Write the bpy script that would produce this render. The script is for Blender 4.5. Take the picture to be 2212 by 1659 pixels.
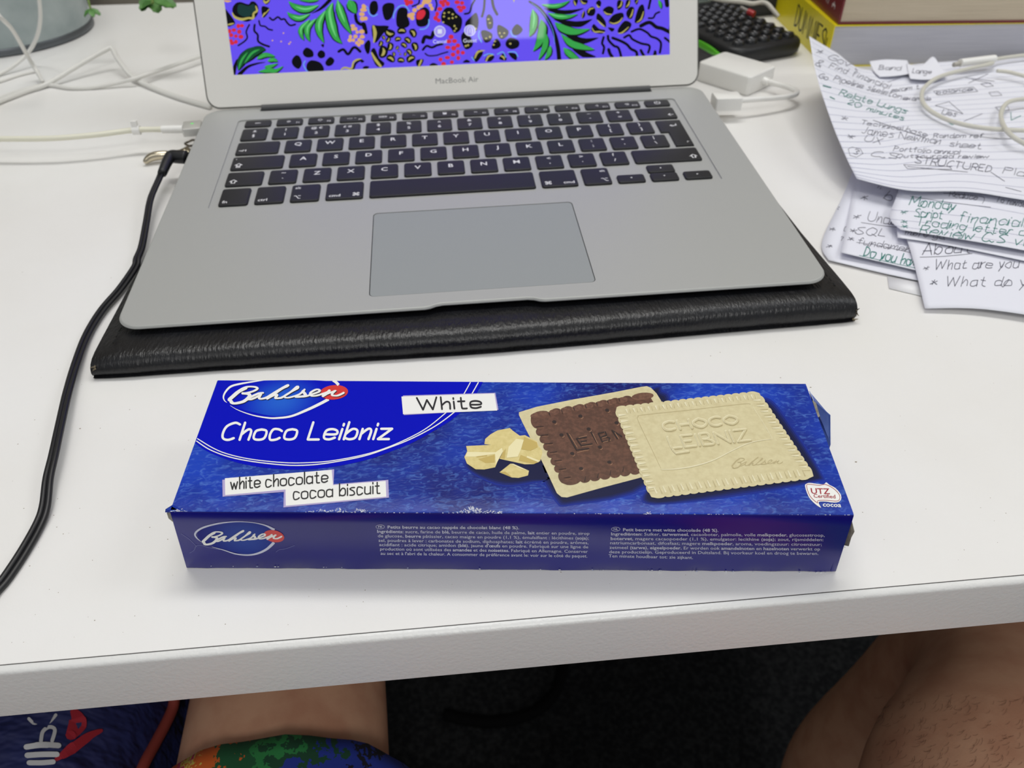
import bpy, bmesh, math, random
from mathutils import Vector, Matrix
from mathutils.geometry import tessellate_polygon
from mathutils.bvhtree import BVHTree
random.seed(7)
SC = bpy.context.scene
for o in list(bpy.data.objects): bpy.data.objects.remove(o)
COL = SC.collection
DZ = 0.74                      # desk top height above the floor (m); working unit below is mm on the desk

# ------------------------------------------------------------------ camera
F = 1731.0
CAM = Vector((-15.9327, -303.6836, 220.9079))
RW = Matrix(((0.9950738, -0.0990909, -0.0030067), (-0.0658343, -0.6378262, -0.7673614), (0.0741208, 0.7637792, -0.6412078)))
def wm(p): return Vector((p[0]/1000, p[1]/1000, p[2]/1000 + DZ))
cd = bpy.data.cameras.new('camera'); cam = bpy.data.objects.new('camera', cd); COL.objects.link(cam)
cd.sensor_fit = 'HORIZONTAL'; cd.sensor_width = 36; cd.lens = F/2212*36
cd.clip_start = 0.01; cd.clip_end = 50
rot = Matrix((RW[0], -RW[1], -RW[2])).transposed()
cam.matrix_world = Matrix.Translation(wm(CAM)) @ rot.to_4x4()
cd.dof.use_dof = True; cd.dof.focus_distance = 0.285; cd.dof.aperture_fstop = cd.lens/1.5
SC.camera = cam
# ------------------------------------------------------------------ light
SC.view_settings.view_transform = 'Standard'; SC.view_settings.look = 'None'
SC.view_settings.gamma = 1; SC.view_settings.use_curve_mapping = False
SC.view_settings.exposure = -0.1
wd = bpy.data.worlds.new('world'); SC.world = wd; wd.use_nodes = True
wd.node_tree.nodes['Background'].inputs[0].default_value = (0.95, 0.98, 1.0, 1)
wd.node_tree.nodes['Background'].inputs[1].default_value = 0.36
def area(name, loc, tgt, sx, sy, power, col):
    l = bpy.data.lights.new(name, 'AREA'); l.shape = 'RECTANGLE'; l.size = sx; l.size_y = sy
    l.energy = power; l.color = col
    o = bpy.data.objects.new(name, l); COL.objects.link(o); o.location = loc
    o.rotation_euler = (Vector(tgt) - Vector(loc)).to_track_quat('-Z', 'Y').to_euler()
area('ceiling_panel_back', (0.05, 0.62, 2.45), (0.05, 0.62, 0), 1.2, 0.6, 28, (1, 0.99, 0.965))
area('ceiling_panel_front', (0.26, -1.72, 2.45), (0.26, -1.72, 0), 0.28, 0.6, 17, (1, 0.985, 0.96))
area('ceiling_panel_right', (1.9, 0.2, 2.45), (1.9, 0.2, 0), 1.2, 0.6, 11, (0.96, 0.98, 1))
area('ceiling_panel_near', (-0.55, -0.95, 2.45), (-0.55, -0.95, 0), 1.2, 0.6, 4.5, (1, 0.985, 0.96))

# ------------------------------------------------------------------ helpers
def lin(c):
    c = c/255
    return c/12.92 if c <= .04045 else ((c+.055)/1.055)**2.4
def rgb(c): return (lin(c[0]), lin(c[1]), lin(c[2]), 1)
def M(name, col, rough=.5, metal=0, spec=.5, bump=None, var=None, coat=0, emit=0, vor=None, trans=0, sub=0):
    m = bpy.data.materials.new(name); m.use_nodes = True; nt = m.node_tree; b = nt.nodes['Principled BSDF']
    b.inputs['Base Color'].default_value = rgb(col); b.inputs['Roughness'].default_value = rough
    b.inputs['Metallic'].default_value = metal; b.inputs['Specular IOR Level'].default_value = spec
    b.inputs['Coat Weight'].default_value = coat; b.inputs['Coat Roughness'].default_value = .15
    if emit:
        b.inputs['Base Color'].default_value = (0.004, 0.004, 0.004, 1)
        b.inputs['Emission Color'].default_value = rgb(col); b.inputs['Emission Strength'].default_value = emit
    tc = nt.nodes.new('ShaderNodeTexCoord')
    if var:                                   # (scale, second colour, low, high[, stretch])
        n = nt.nodes.new('ShaderNodeTexNoise'); n.inputs['Scale'].default_value = var[0]; n.inputs['Detail'].default_value = 6
        src = tc.outputs['Object']
        if len(var) > 4:
            mp = nt.nodes.new('ShaderNodeMapping'); mp.inputs['Scale'].default_value = var[4]
            nt.links.new(src, mp.inputs[0]); src = mp.outputs[0]
        nt.links.new(src, n.inputs['Vector'])
        r = nt.nodes.new('ShaderNodeValToRGB'); r.color_ramp.elements[0].position = var[2]; r.color_ramp.elements[1].position = var[3]
        r.color_ramp.elements[0].color = rgb(col); r.color_ramp.elements[1].color = rgb(var[1])
        nt.links.new(n.outputs['Fac'], r.inputs[0]); nt.links.new(r.outputs[0], b.inputs['Base Color'])
    if bump:                                  # (scale, strength, distance m[, stretch])
        n = nt.nodes.new('ShaderNodeTexNoise'); n.inputs['Scale'].default_value = bump[0]; n.inputs['Detail'].default_value = 4
        src = tc.outputs['Object']
        if len(bump) > 3:
            mp = nt.nodes.new('ShaderNodeMapping'); mp.inputs['Scale'].default_value = bump[3]
            nt.links.new(src, mp.inputs[0]); src = mp.outputs[0]
        nt.links.new(src, n.inputs['Vector'])
        bp = nt.nodes.new('ShaderNodeBump'); bp.inputs['Strength'].default_value = bump[1]; bp.inputs['Distance'].default_value = bump[2]
        nt.links.new(n.outputs['Fac'], bp.inputs['Height']); nt.links.new(bp.outputs[0], b.inputs['Normal'])
    return m

def ray(px, py): return RW.transposed() @ Vector(((px-1106)/F, (py-829.5)/F, 1))
def at(px, py, z=0):                          # photo pixel -> desk point (mm) at height z
    d = ray(px, py); return CAM + d*((z - CAM.z)/d.z)
class Plane:
    def __init__(s, p, n): s.p = Vector(p); s.n = Vector(n).normalized()
    def __call__(s, px, py, off=0):
        d = ray(px, py); t = (s.p - CAM).dot(s.n)/d.dot(s.n); return CAM + d*t + s.n*off
class Surf:                                   # a built mesh as a surface to write on
    def __init__(s, v, f): s.b = BVHTree.FromPolygons([Vector(a) for a in v], f)
    def __call__(s, px, py, off=0):
        d = ray(px, py).normalized(); h = s.b.ray_cast(CAM, d)
        if h[0] is None: return None
        n = h[1] if h[1].dot(d) < 0 else -h[1]
        return h[0] + n*off
def catmull(pts, n=6, closed=False):
    P = [Vector(p) for p in pts]; out = []; L = len(P)
    if L < 3: return P
    rng = range(L if closed else L-1)
    for i in rng:
        if closed: a, b, c, d = P[i-1], P[i], P[(i+1) % L], P[(i+2) % L]
        else: a, b, c, d = P[max(i-1, 0)], P[i], P[i+1], P[min(i+2, L-1)]
        for k in range(n):
            t = k/n
            out.append(.5*((2*b)+(c-a)*t+(2*a-5*b+4*c-d)*t*t+(3*b-a-3*c+d)*t**3))
    if not closed: out.append(P[-1])
    return out
class MB:
    def __init__(s): s.v = []; s.f = []; s.k = 0
    def add(s, v, f):
        k = len(s.v); s.v += [tuple(a) for a in v]; s.f += [tuple(i+k for i in a) for a in f]; return s
    def fill(s, loops, surf, off=0):
        if not isinstance(loops[0][0], (tuple, list, Vector)): loops = [loops]
        flat = [p for l in loops for p in l]
        tr = tessellate_polygon([[Vector((p[0], p[1], 0)) for p in l] for l in loops])
        v = [surf(p[0], p[1], off) for p in flat]
        if any(a is None for a in v): return s
        return s.add(v, tr)
    def stroke(s, pts, w, surf, off=0, closed=False, smooth=5, caps=True):
        s.k += 1; off += (s.k % 4)*.012           # overlapping pen strokes lie a hair apart
        P = [Vector((p[0], p[1])) for p in pts]
        if smooth and len(P) > 2: P = catmull(P, smooth, closed)
        if closed: P = P + [P[0]]
        Q = [P[0]]; cut = 3.5 if isinstance(surf, Surf) else 1e9
        for p in P[1:]:
            k = int((p-Q[-1]).length/cut); b = Q[-1]
            for i in range(k): Q.append(b.lerp(p, (i+1)/(k+1)))
            if (p-Q[-1]).length > .05: Q.append(p)
        P = Q; n = len(P)
        if n < 2: return s
        seg = []
        for i in range(n):
            d = (P[min(i+1, n-1)] - P[max(i-1, 0)])
            if closed and i in (0, n-1): d = P[1]-P[n-2]
            d = d.normalized() if d.length else Vector((1, 0))
            if callable(w): ww = w(i/(n-1), d)
            elif isinstance(w, (list, tuple)):
                x = i/(n-1)*(len(w)-1); k = min(int(x), len(w)-2); ww = w[k]+(w[k+1]-w[k])*(x-k)
            else: ww = w
            nn = Vector((-d.y, d.x))*ww/2
            oo = off+.01*i/n; a, b = surf(*(P[i]+nn), oo), surf(*(P[i]-nn), oo)
            if a is None or b is None: seg.append(None)
            else: seg.append((a, b, ww))
        for i in range(n-1):
            if seg[i] and seg[i+1]:
                s.add([seg[i][0], seg[i][1], seg[i+1][1], seg[i+1][0]], [(0, 1, 2, 3)])
        if caps and not closed:
            for i in (0, n-1):
                if seg[i] and seg[i][2] > .6:
                    r = seg[i][2]/2
                    c = [surf(P[i].x+r*math.cos(k*math.pi/4), P[i].y+r*math.sin(k*math.pi/4), off+(.004 if i == 0 else .015)) for k in range(8)]
                    if all(x is not None for x in c): s.add(c, [tuple(range(8))])
        return s
    def dot(s, x, y, rx, ry, surf, off=0, n=12, rot=0):
        ca, sa = math.cos(rot), math.sin(rot); v = []
        for k in range(n):
            a, b = rx*math.cos(k*2*math.pi/n), ry*math.sin(k*2*math.pi/n)
            v.append(surf(x+a*ca-b*sa, y+a*sa+b*ca, off))
        if all(a is not None for a in v): s.add(v, [tuple(range(n))])
        return s
    def loft(s, rings, cap0=True, cap1=True):
        n = len(rings[0]); v = [p for r in rings for p in r]; f = []
        for i in range(len(rings)-1):
            for j in range(n):
                k = (j+1) % n; f.append((i*n+j, i*n+k, (i+1)*n+k, (i+1)*n+j))
        if cap0: f.append(tuple(range(n))[::-1])
        if cap1: f.append(tuple((len(rings)-1)*n+j for j in range(n)))
        return s.add(v, f)
    def tube(s, path, r, n=8, smooth=6, caps=True, flat=1.0):
        P = catmull(path, smooth) if smooth else [Vector(p) for p in path]
        rings = []; up = Vector((0, 0, 1))
        for i, p in enumerate(P):
            d = (P[min(i+1, len(P)-1)]-P[max(i-1, 0)]).normalized()
            if abs(d.dot(up)) > .98: up = Vector((0, 1, 0))
            a = d.cross(up).normalized(); b = a.cross(d)
            t = i/max(1, len(P)-1); rr = r(t) if callable(r) else r
            rings.append([p + a*rr*math.cos(k*2*math.pi/n) + b*rr*flat*math.sin(k*2*math.pi/n) for k in range(n)])
        return s.loft(rings, caps, caps)
def link(o, parent):
    COL.objects.link(o)
    if parent is not None: o.parent = parent
    return o
ORG = {}
def thing(name, label, cat, org=(0, 0, 0), group=None):
    o = bpy.data.objects.new(name, None); COL.objects.link(o); o.empty_display_size = .02
    o.location = wm(org); tag(o, label, cat, group); ORG[o] = Vector(org); return o
def tag(o, label, cat, group=None, kind=None):
    o['label'] = label
    if cat: o['category'] = cat
    if group: o['group'] = group
    if kind: o['kind'] = kind
    return o
def obj(name, mb, mat, parent=None, smooth=False, org=None, label=None, angle=40):
    if parent is not None: O = ORG[parent]
    else: O = Vector(org) if org is not None else Vector((0, 0, 0))
    me = bpy.data.meshes.new(name)
    me.from_pydata([((v[0]-O[0])/1000, (v[1]-O[1])/1000, (v[2]-O[2])/1000) for v in mb.v], [], mb.f)
    me.materials.append(mat)
    bm = bmesh.new(); bm.from_mesh(me); bmesh.ops.recalc_face_normals(bm, faces=bm.faces[:]); bm.to_mesh(me); bm.free()
    if smooth: me.shade_smooth() if angle is None else (me.shade_smooth(), me.set_sharp_from_angle(angle=math.radians(angle)))
    o = bpy.data.objects.new(name, me); link(o, parent)
    if parent is None: o.location = wm(O)
    ORG[o] = O
    if label: o['label'] = label
    return o
def rrect(x0, x1, y0, y1, r, n=5):
    o = []
    for cx, cy, a in ((x1-r, y1-r, 0), (x0+r, y1-r, 90), (x0+r, y0+r, 180), (x1-r, y0+r, 270)):
        for k in range(n+1):
            t = math.radians(a+90*k/n); o.append((cx+r*math.cos(t), cy+r*math.sin(t)))
    return o
def pad(mb, x0, x1, y0, y1, z0, z1, r, bev, T, n=4):
    """rounded pad with a bevelled top, T maps local (x,y,z) to desk mm"""
    R = []
    for ins, z in ((0, z0), (0, z1-bev), (bev*.3, z1-bev*.3), (bev, z1)):
        R.append([T(x, y, z) for x, y in rrect(x0+ins, x1-ins, y0+ins, y1-ins, max(r-ins, .05), n)])
    return mb.loft(R)
def frame_of(o, ang):                          # local frame on the desk: origin, rotation about z
    c, s = math.cos(math.radians(ang)), math.sin(math.radians(ang))
    return lambda x, y, z: Vector((o[0]+x*c-y*s, o[1]+x*s+y*c, o[2]+z))

# ---- lettering: one-line pen font (grid: baseline 4, x-height 10, caps 14) and built-in type
GL = {
'a':'69 3a 09 05 34 65/6a 64','b':'0e 04/07 3a 69 65 34 05','c':'69 4a 1a 07 14 44 65','d':'69 3a 09 05 34 65/6e 64','e':'07 67 69 3a 09 05 34 65',
'f':'5d 3e 2c 24/0a 4a','g':'69 3a 09 05 34 65/6a 62 30 01','h':'0e 04/07 3a 59 54','i':'0a 04/0d 0c','j':'3a 32 10 00/3d 3c','k':'0e 04/5a 06/26 54',
'l':'0e 04','m':'0a 04/07 2a 49 44/47 6a 89 84','n':'0a 04/07 3a 59 54','o':'3a 09 05 34 65 69 3a','p':'0a 00/08 3a 69 65 34 06','q':'69 3a 09 05 34 65/6a 60',
'r':'0a 04/07 2a 4a','s':'5a 2a 09 28 47 55 34 04','t':'2d 25 34 54/0a 4a','u':'0a 05 34 65/6a 64','v':'!0a 34 6a','w':'!0a 24 49 64 8a','x':'0a 64/6a 04',
'y':'0a 35/6a 10','z':'!0a 6a 04 64','A':'!04 4e 84/17 77','B':'0e 04/0e 5e 6b 49 09/49 76 64 04','C':'8d 5e 1c 08 15 44 75','D':'0e 04/0e 5d 79 55 04',
'E':'!7e 0e 04 74/09 59','F':'!7e 0e 04/09 59','G':'8d 4e 0a 06 44 86 89 59','H':'0e 04/8e 84/09 89','I':'0e 04','J':'5e 56 34 06','K':'0e 04/7e 09/09 74',
'L':'!0e 04 64','M':'!04 1e 57 9e a4','N':'!04 0e 84 8e','O':'4e 0b 07 44 87 8b 4e','P':'0e 04/0e 5e 7c 59 09','Q':'4e 0b 07 44 87 8b 4e/56 93',
'R':'0e 04/0e 5e 7c 59 09/49 74','S':'7d 4e 0c 2a 68 75 34 05','T':'0e 8e/4e 44','U':'0e 06 44 86 8e','V':'!0e 44 8e','W':'!0e 34 6c 94 ce','X':'0e 84/8e 04',
'Y':'!0e 48 8e/48 44','Z':'!0e 8e 04 84','0':'4e 0b 07 44 87 8b 4e','2':'0c 3e 6b 04 64','3':'0d 3e 6b 39 66 34 05','.':'04 05','*':'35 3b/16 5a/5 1'.replace('/5 1','/56 1a'),
"'":'0e 0c','-':'08 58','?':'0c 3e 6b 38 36/34 35',',':'15 02','&':'64 1b 3e 4c 06 34 67','"':'0e 0c/2e 2c'}
def pen(text):
    out = []; x = 0.0
    for ch in text:
        if ch == ' ': x += 5; continue
        mx = 0
        for st in GL[ch].split('/'):
            sharp = st.startswith('!') or '!' in GL[ch][:1]; st = st.lstrip('!')
            p = [(int(q[0], 16), int(q[1], 16)-4) for q in st.split()]
            mx = max(mx, max(a for a, _ in p)); out.append(([(x+a, b) for a, b in p], sharp))
        x += mx+2.6
    return out, max(1, x-2.6)
def write(mb, text, p0, p1, up, w, surf, off, jit=0, slant=0):
    """pen lettering: baseline p0->p1 in photo pixels fitted to width, up = vector of the cap height"""
    st, W = pen(text); ex = (Vector(p1)-Vector(p0))/W; ey = Vector(up)/10
    if jit:                                    # joined-up hand: link neighbouring small letters
        st = st + [([a[-1], ((a[-1][0]+b[0][0])/2, min(a[-1][1], b[0][1])-.4), b[0]], False) for (a, _), (b, _) in zip(st, st[1:]) if 0 < b[0][0]-a[-1][0] < 6 and a[-1][1] < 2 and b[0][1] < 7]
    for p, sharp in st:
        q = [Vector(p0)+ex*(a+random.uniform(-jit, jit)+slant*b)+ey*(b+random.uniform(-jit, jit)) for a, b in p]
        if sharp:
            for i in range(len(q)-1): mb.stroke([q[i], q[i+1]], w, surf, off, smooth=0)
        else: mb.stroke(q, w, surf, off, smooth=4)
_tc = {}
def glyphs(text, bold=0):
    k = (text, bold)
    if k not in _tc:
        c = bpy.data.curves.new('t', 'FONT'); c.body = text; c.resolution_u = 2; c.offset = bold
        o = bpy.data.objects.new('t', c); COL.objects.link(o)
        dg = bpy.context.evaluated_depsgraph_get(); e = o.evaluated_get(dg); m = e.to_mesh()
        v = [(a.co.x, a.co.y) for a in m.vertices]; f = [tuple(p.vertices) for p in m.polygons]
        e.to_mesh_clear(); bpy.data.objects.remove(o); bpy.data.curves.remove(c)
        _tc[k] = (v, f)
    return _tc[k]
def runs(text):
    """'*bold* plain' -> one list of verts and faces, with its total width"""
    V = []; Fc = []; x = 0; bold = False
    for part in text.split('*'):
        if part:
            b = .016 if bold else .004
            v, f = glyphs(part, b); w = max(a[0] for a in glyphs(part+'.', 0)[0])-.21
            k = len(V); V += [(a[0]+x, a[1]) for a in v]; Fc += [tuple(i+k for i in q) for q in f]; x += w+.02
        bold = not bold
    return V, Fc, max(a[0] for a in V)
def type_px(mb, text, p0, p1, up, surf, off):
    V, Fc, W = runs(text); p0 = Vector(p0); ex = (Vector(p1)-p0)/W; ey = Vector(up)/.69
    v = [surf(*(p0+ex*a+ey*b), off) for a, b in V]
    if all(q is not None for q in v): mb.add(v, Fc)
def type_local(mb, text, cx, cy, h, T, z, align='C', bold=.012, stretch=1):
    v, f = glyphs(text, bold)
    if not v: return
    x0, x1 = min(a[0] for a in v), max(a[0] for a in v); y0, y1 = min(a[1] for a in v), max(a[1] for a in v)
    k = h/.69
    dx = {'C': -(x0+x1)/2, 'L': -x0, 'R': -x1}[align]
    mb.add([T(cx+(a+dx)*k*stretch, cy+(b-(y0+y1)/2)*k, z) for a, b in v], f)
def crop(ox, oy, sc, pts): return [(ox+x/sc, oy+y/sc) for x, y in pts]
def sheet(ctrl, n=6):
    """grid of (px,py,height) photo points -> smooth surface grid (desk mm)"""
    rows = [catmull([at(*p) for p in r], n) for r in ctrl]
    cols = [catmull([r[j] for r in rows], n) for j in range(len(rows[0]))]
    return [[cols[j][i] for j in range(len(cols))] for i in range(len(cols[0]))]
def sheet_mb(G, th=.12):
    m, n = len(G), len(G[0]); mb = MB(); v = [p for r in G for p in r] + [p-Vector((0, 0, th)) for r in G for p in r]; f = []
    N = m*n
    for i in range(m-1):
        for j in range(n-1):
            a = i*n+j; f.append((a, a+1, a+n+1, a+n)); f.append((N+a, N+a+n, N+a+n+1, N+a+1))
    edge = [j for j in range(n)] + [i*n+n-1 for i in range(1, m)] + [(m-1)*n+j for j in range(n-2, -1, -1)] + [i*n for i in range(m-2, 0, -1)]
    for a, b in zip(edge, edge[1:]+edge[:1]): f.append((a, b, N+b, N+a))
    return mb.add(v, f)
# ================================================================== setting
m_carpet = M('dark_carpet', (24, 25, 27), .95, spec=.1, var=(160, (46, 47, 48), .4, .75), bump=(900, .6, .002))
m_wall = M('beige_partition', (168, 160, 146), .85, var=(40, (158, 150, 138), .4, .6))
fl = MB().add([(-2500, -2500, -740), (2500, -2500, -740), (2500, 2500, -740), (-2500, 2500, -740)], [(0, 1, 2, 3)])
tag(obj('floor', fl, m_carpet), 'dark grey carpet under the desk', None, kind='structure')
wl = MB(); wl.loft([[(-2500, 640, z), (2500, 640, z), (2500, 700, z), (-2500, 700, z)] for z in (-740, 1700)])
tag(obj('wall_back', wl, m_wall), 'beige wall behind the desk', None, kind='structure')

# ================================================================== desk
m_desk = M('white_melamine', (236, 235, 233), .36, spec=.4, var=(9, (231, 229, 225), .35, .7), bump=(1500, .12, .0003))
m_band = M('edge_band', (224, 224, 222), .3, spec=.45, bump=(700, .5, .00035))
m_line = M('glue_line', (70, 68, 66), .6)
m_steel = M('grey_powder_coat', (120, 122, 125), .5, .3)
desk = thing('desk', 'white laminate desk with grey-lit front edge band', 'desk', (80, 210, -740))
X0, X1, YF, YB = -620, 780, -159.6, 587
t = MB(); t.loft([[(X0, YF+2.6, z), (X1, YF+2.6, z), (X1, YB, z), (X0, YB, z)] for z in (-25, 0)])
obj('tabletop', t, m_desk, desk)
e = MB(); prof = [(2.55, -.2), (2.5, 0), (1.7, -.06), (1.0, -.26), (.5, -.62), (.15, -1.1), (0, -1.7), (0, -24.4), (.5, -25), (2.55, -25)]
e.loft([[(x, YF+a, z) for a, z in prof] for x in [X0+i*(X1-X0)/24 for i in range(25)]])
obj('edge_band', e, m_band, desk, True, angle=30)
g = MB().add([(X0, YF+2.4, .03), (X1, YF+2.4, .03), (X1, YF+2.75, .03), (X0, YF+2.75, .03)], [(0, 1, 2, 3)])
obj('joint_line', g, m_line, desk, label='thin dark glue joint')
for lx in (X0+60, X1-60):
    for ly in (YF+120, YB-60):
        l = MB(); pad(l, lx-22, lx+22, ly-22, ly+22, -740, -25, 4, 1, lambda x, y, z: (x, y, z)); obj('leg', l, m_steel, desk, True)
specks = MB(); tz = Plane((0, 0, 0), (0, 0, 1))
for _ in range(260):
    x, y = random.uniform(0, 2212), random.uniform(560, 1430); p = at(x, y)
    if YF+8 < p.y < 100:
        r = random.choice((.1, .12, .14, .2)); n = 5
        specks.add([(p.x+r*random.uniform(.6, 1.5)*math.cos(k*2*math.pi/n), p.y+r*math.sin(k*2*math.pi/n), .03) for k in range(n)], [tuple(range(n))])
for x, y, r in ((1751, 837, .45), (1849, 998, .5), (1535, 769, .3), (1686, 816, .3), (422, 856, .3), (173, 926, .4), (280, 885, .25)):
    p = at(x, y); specks.add([(p.x+r*math.cos(k), p.y+r*.7*math.sin(k), .04) for k in range(6)], [tuple(range(6))])
o = obj('dirt_specks', specks, M('speck', (150, 138, 122), .8), desk); o['kind'] = 'stuff'

# ================================================================== laptop
LB = Matrix(((0.99994517, -0.00047503, -0.010461), (0, 0.99897057, -0.04536299), (0.01047178, 0.0453605, 0.9989158)))
LO = Vector((136.84292, -105.68041, -14.98374))
def D(x, y, z=0): return LB @ (Vector((x, y, z)) - LO)      # laptop deck frame (mm) -> desk mm
m_alu = M('anodised_aluminium', (172, 173, 170), .5, .25, spec=.3, bump=(6000, .06, .0001))
m_alu2 = M('anodised_aluminium_lid', (224, 222, 216), .55, .1, spec=.3, bump=(6000, .05, .0001))
m_pad = M('trackpad_glass', (150, 154, 154), .5, .1, spec=.15)
m_key = M('black_key_plastic', (36, 36, 38), .45, spec=.28, bump=(3500, .08, .0002))
m_leg = M('key_legend', (226, 226, 226), .5)
m_dark = M('dark_gap', (40, 40, 42), .5)
m_hinge = M('hinge_black', (58, 59, 60), .45)
m_gask = M('rubber_gasket', (88, 86, 80), .6)
LX0, LX1, LY0, LY1 = -26.5, 301.7, -105.4, 123.6
lap = thing('laptop', 'open silver laptop with black keys and a purple jungle wallpaper', 'laptop', D(137, 10, -12))
def outline(ins):
    o = rrect(LX0+ins, LX1-ins, LY0+ins, LY1-ins, 11-ins*.6, 9)
    k = max(range(len(o)), key=lambda i: -(o[i][1]*10+abs(o[i][0]-LX0-11)))       # end of the front-left corner
    i = [j for j in range(len(o)) if abs(o[j][0]-(LX0+11-ins*.6+ins)) < 12 and o[j][1] < LY0+ins+.01][0]
    nt = [(111, 0), (113.5, .5), (116, 1.7), (119, 2.3), (158, 2.3), (161, 1.7), (163.5, .5), (166, 0)]
    return o[:i+1] + [(a, LY0+ins+b) for a, b in nt] + o[i+1:]
well = rrect(-3.2, 279.2, -5.6, 105.6, 2.5, 4); padh = rrect(85.4, 191.6, -94.3, -19.5, 2.5, 4)
def zb(y, k): return -2.6 - 12.2*max(0, (y-LY0))/(LY1-LY0)*k
b = MB()
top = outline(1.0); loops = [top, well, padh]; flat = [p for l in loops for p in l]
tr = tessellate_polygon([[Vector((x, y, 0)) for x, y in l] for l in loops])
b.add([D(x, y, 0) for x, y in flat], tr)
def ring(ins, zf): return [D(x, y, zf(y)) for x, y in outline(ins)]
b.loft([ring(1.0, lambda y: 0), ring(.62, lambda y: -.16), ring(.12, lambda y: -.75), ring(0, lambda y: -1.05), ring(.1, lambda y: -1.4), ring(1.2, lambda y: -1.9-6*(y-LY0)/229), ring(6, lambda y: zb(y, .8)), ring(16, lambda y: zb(y, 1))], False, True)
for h, zd in ((well, -.75), (padh, -.6)):
    b.loft([[D(x, y, 0) for x, y in h], [D(x, y, zd) for x, y in h]], False, False)
obj('body', b, m_alu, lap, True, angle=25)
w = MB(); w.add([D(x, y, -.75) for x, y in well], [tuple(range(len(well)))]); obj('keyboard_well', w, m_alu, lap)
w = MB(); w.add([D(x, y, -.6) for x, y in padh], [tuple(range(len(padh)))]); obj('trackpad_recess', w, m_dark, lap)
w = MB(); pad(w, 85.75, 191.25, -93.95, -19.85, -.58, -.12, 2.3, .15, D); obj('trackpad', w, m_pad, lap)
P, VP, G = 19.05, 18.94, 3.3
def key(x0, x1, y0, y1, legend, outl=None):
    k = MB()
    if outl:
        R = []
        for ins, z in ((0, -.73), (.12, .1), (.35, .38), (.8, .45)):
            c = Vector((sum(p[0] for p in outl)/len(outl), sum(p[1] for p in outl)/len(outl)))
            q = []
            for i in range(len(outl)):
                a, bb, cc = Vector(outl[i-1]), Vector(outl[i]), Vector(outl[(i+1) % len(outl)])
                n1 = Vector((-(bb-a).y, (bb-a).x)).normalized(); n2 = Vector((-(cc-bb).y, (cc-bb).x)).normalized()
                q.append(D(*(bb+(n1+n2)*ins*.8), z))
            R.append(q)
        k.loft(R)
    else:
        R = []
        for ins, z in ((0, -.73), (.12, .1), (.35, .38), (.85, .45)):
            R.append([D(x, y, z) for x, y in rrect(x0+ins, x1-ins, y0+ins, y1-ins, max(1.6-ins, .5), 3)])
        k.loft(R)
    ko = obj('key', k, m_key, lap, True, angle=50)
    l = MB(); cx, cy = (x0+x1)/2, (y0+y1)/2
    for s, dx, dy, h, al in legend:
        type_local(l, s, dx if al != 'C' else cx+dx, cy+dy, h, D, .48, al)
    if l.v: obj('legend', l, m_leg, ko)
    return ko
def row(r, spec, y0=None, h=None):
    u = 0; y = r*VP if y0 is None else y0; hh = (VP-G) if h is None else h
    for wd_, leg in spec:
        x0, x1 = u*P+G/2, (u+wd_)*P-G/2; L = []
        for it in leg: 
            if it[0] == 'c': L.append((it[1], 0, 1.6, 3.9, 'C'))
            elif it[0] == 'p':
                L.append((it[1], 0, 3.8, 3.1 if len(it[1]) < 2 else 2.6, 'C')); L.append((it[2], 0, -2.6, 3.1, 'C'))
            elif it[0] == 'L': L.append((it[1], x0+2, it[2], it[3], 'L'))
            elif it[0] == 'R': L.append((it[1], x1-2, it[2], it[3], 'R'))
            elif it[0] == 'm': L.append((it[1], it[2] if len(it) > 2 else 0, 0, it[3] if len(it) > 3 else 3, 'C'))
        key(x0, x1, y, y+hh, L); u += wd_
C = lambda s: (1, [('c', s)])
Pp = lambda a, b_: (1, [('p', a, b_)])
fw = 14.5/14
fk = [(fw, [('m', 'esc', 0, 1.9)])]
for i, ic in enumerate(['☼', '☀', '▭▫', '▤▤', '․․', '⁖', '◂◂', '▸ll', '▸▸', '◂', '◂)', '◂))']):
    fk.append((fw, [('m', ic, -.5, 2.1), ('R', 'F%d' % (i+1), -2, 1.7)]))
fk.append((fw, [('m', '⏻', 0, 3.4)]))
row(5, fk, 5*VP, 8.6)
row(4, [Pp('±', '§'), Pp('!', '1'), Pp('@ €', '2'), Pp('£ #', '3'), Pp('$', '4'), Pp('%', '5'), Pp('^', '6'), Pp('&', '7'), Pp('*', '8'), Pp('(', '9'), Pp(')', '0'), Pp('_', '-'), Pp('+', '='), (1.5, [('R', '←', -3.2, 3.4)])])
row(3, [(1.5, [('L', '⇥', -3.2, 3.4)])] + [C(c) for c in 'QWERTYUIOP'] + [Pp('{', '['), Pp('}', ']')])
row(2, [(1.75, [('L', '•', 4.6, 1.6), ('L', '⇪', -3, 3.8)])] + [C(c) for c in 'ASDFGHJKL'] + [Pp(':', ';'), Pp('"', "'"), Pp('|', '\\')])
row(1, [(1.25, [('L', '⇧', -3.2, 3.8)]), Pp('~', '`')] + [C(c) for c in 'ZXCVBNM'] + [Pp('<', ','), Pp('>', '.'), Pp('?', '/'), (2.25, [('R', '⇧', -3.2, 3.8)])])
y0, hb = -2.6, VP-G+2.6
row(0, [(1, [('L', 'fn', -5.6, 2.6)]), (1, [('L', 'ctrl', -5.6, 2.6)]), (1, [('L', 'alt', 5.4, 2.2), ('L', '⌥', -4.8, 3)]), (1.25, [('L', 'cmd', -5.4, 2.6), ('R', '⌘', -5, 3.2)]), (5, []),
        (1.25, [('L', '⌘', -5, 3.2), ('R', 'cmd', -5.4, 2.6)]), (1, [('R', 'alt', 5.4, 2.2), ('R', '⌥', -4.8, 3)])], y0, hb)
hh = (hb-.9)/2
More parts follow.
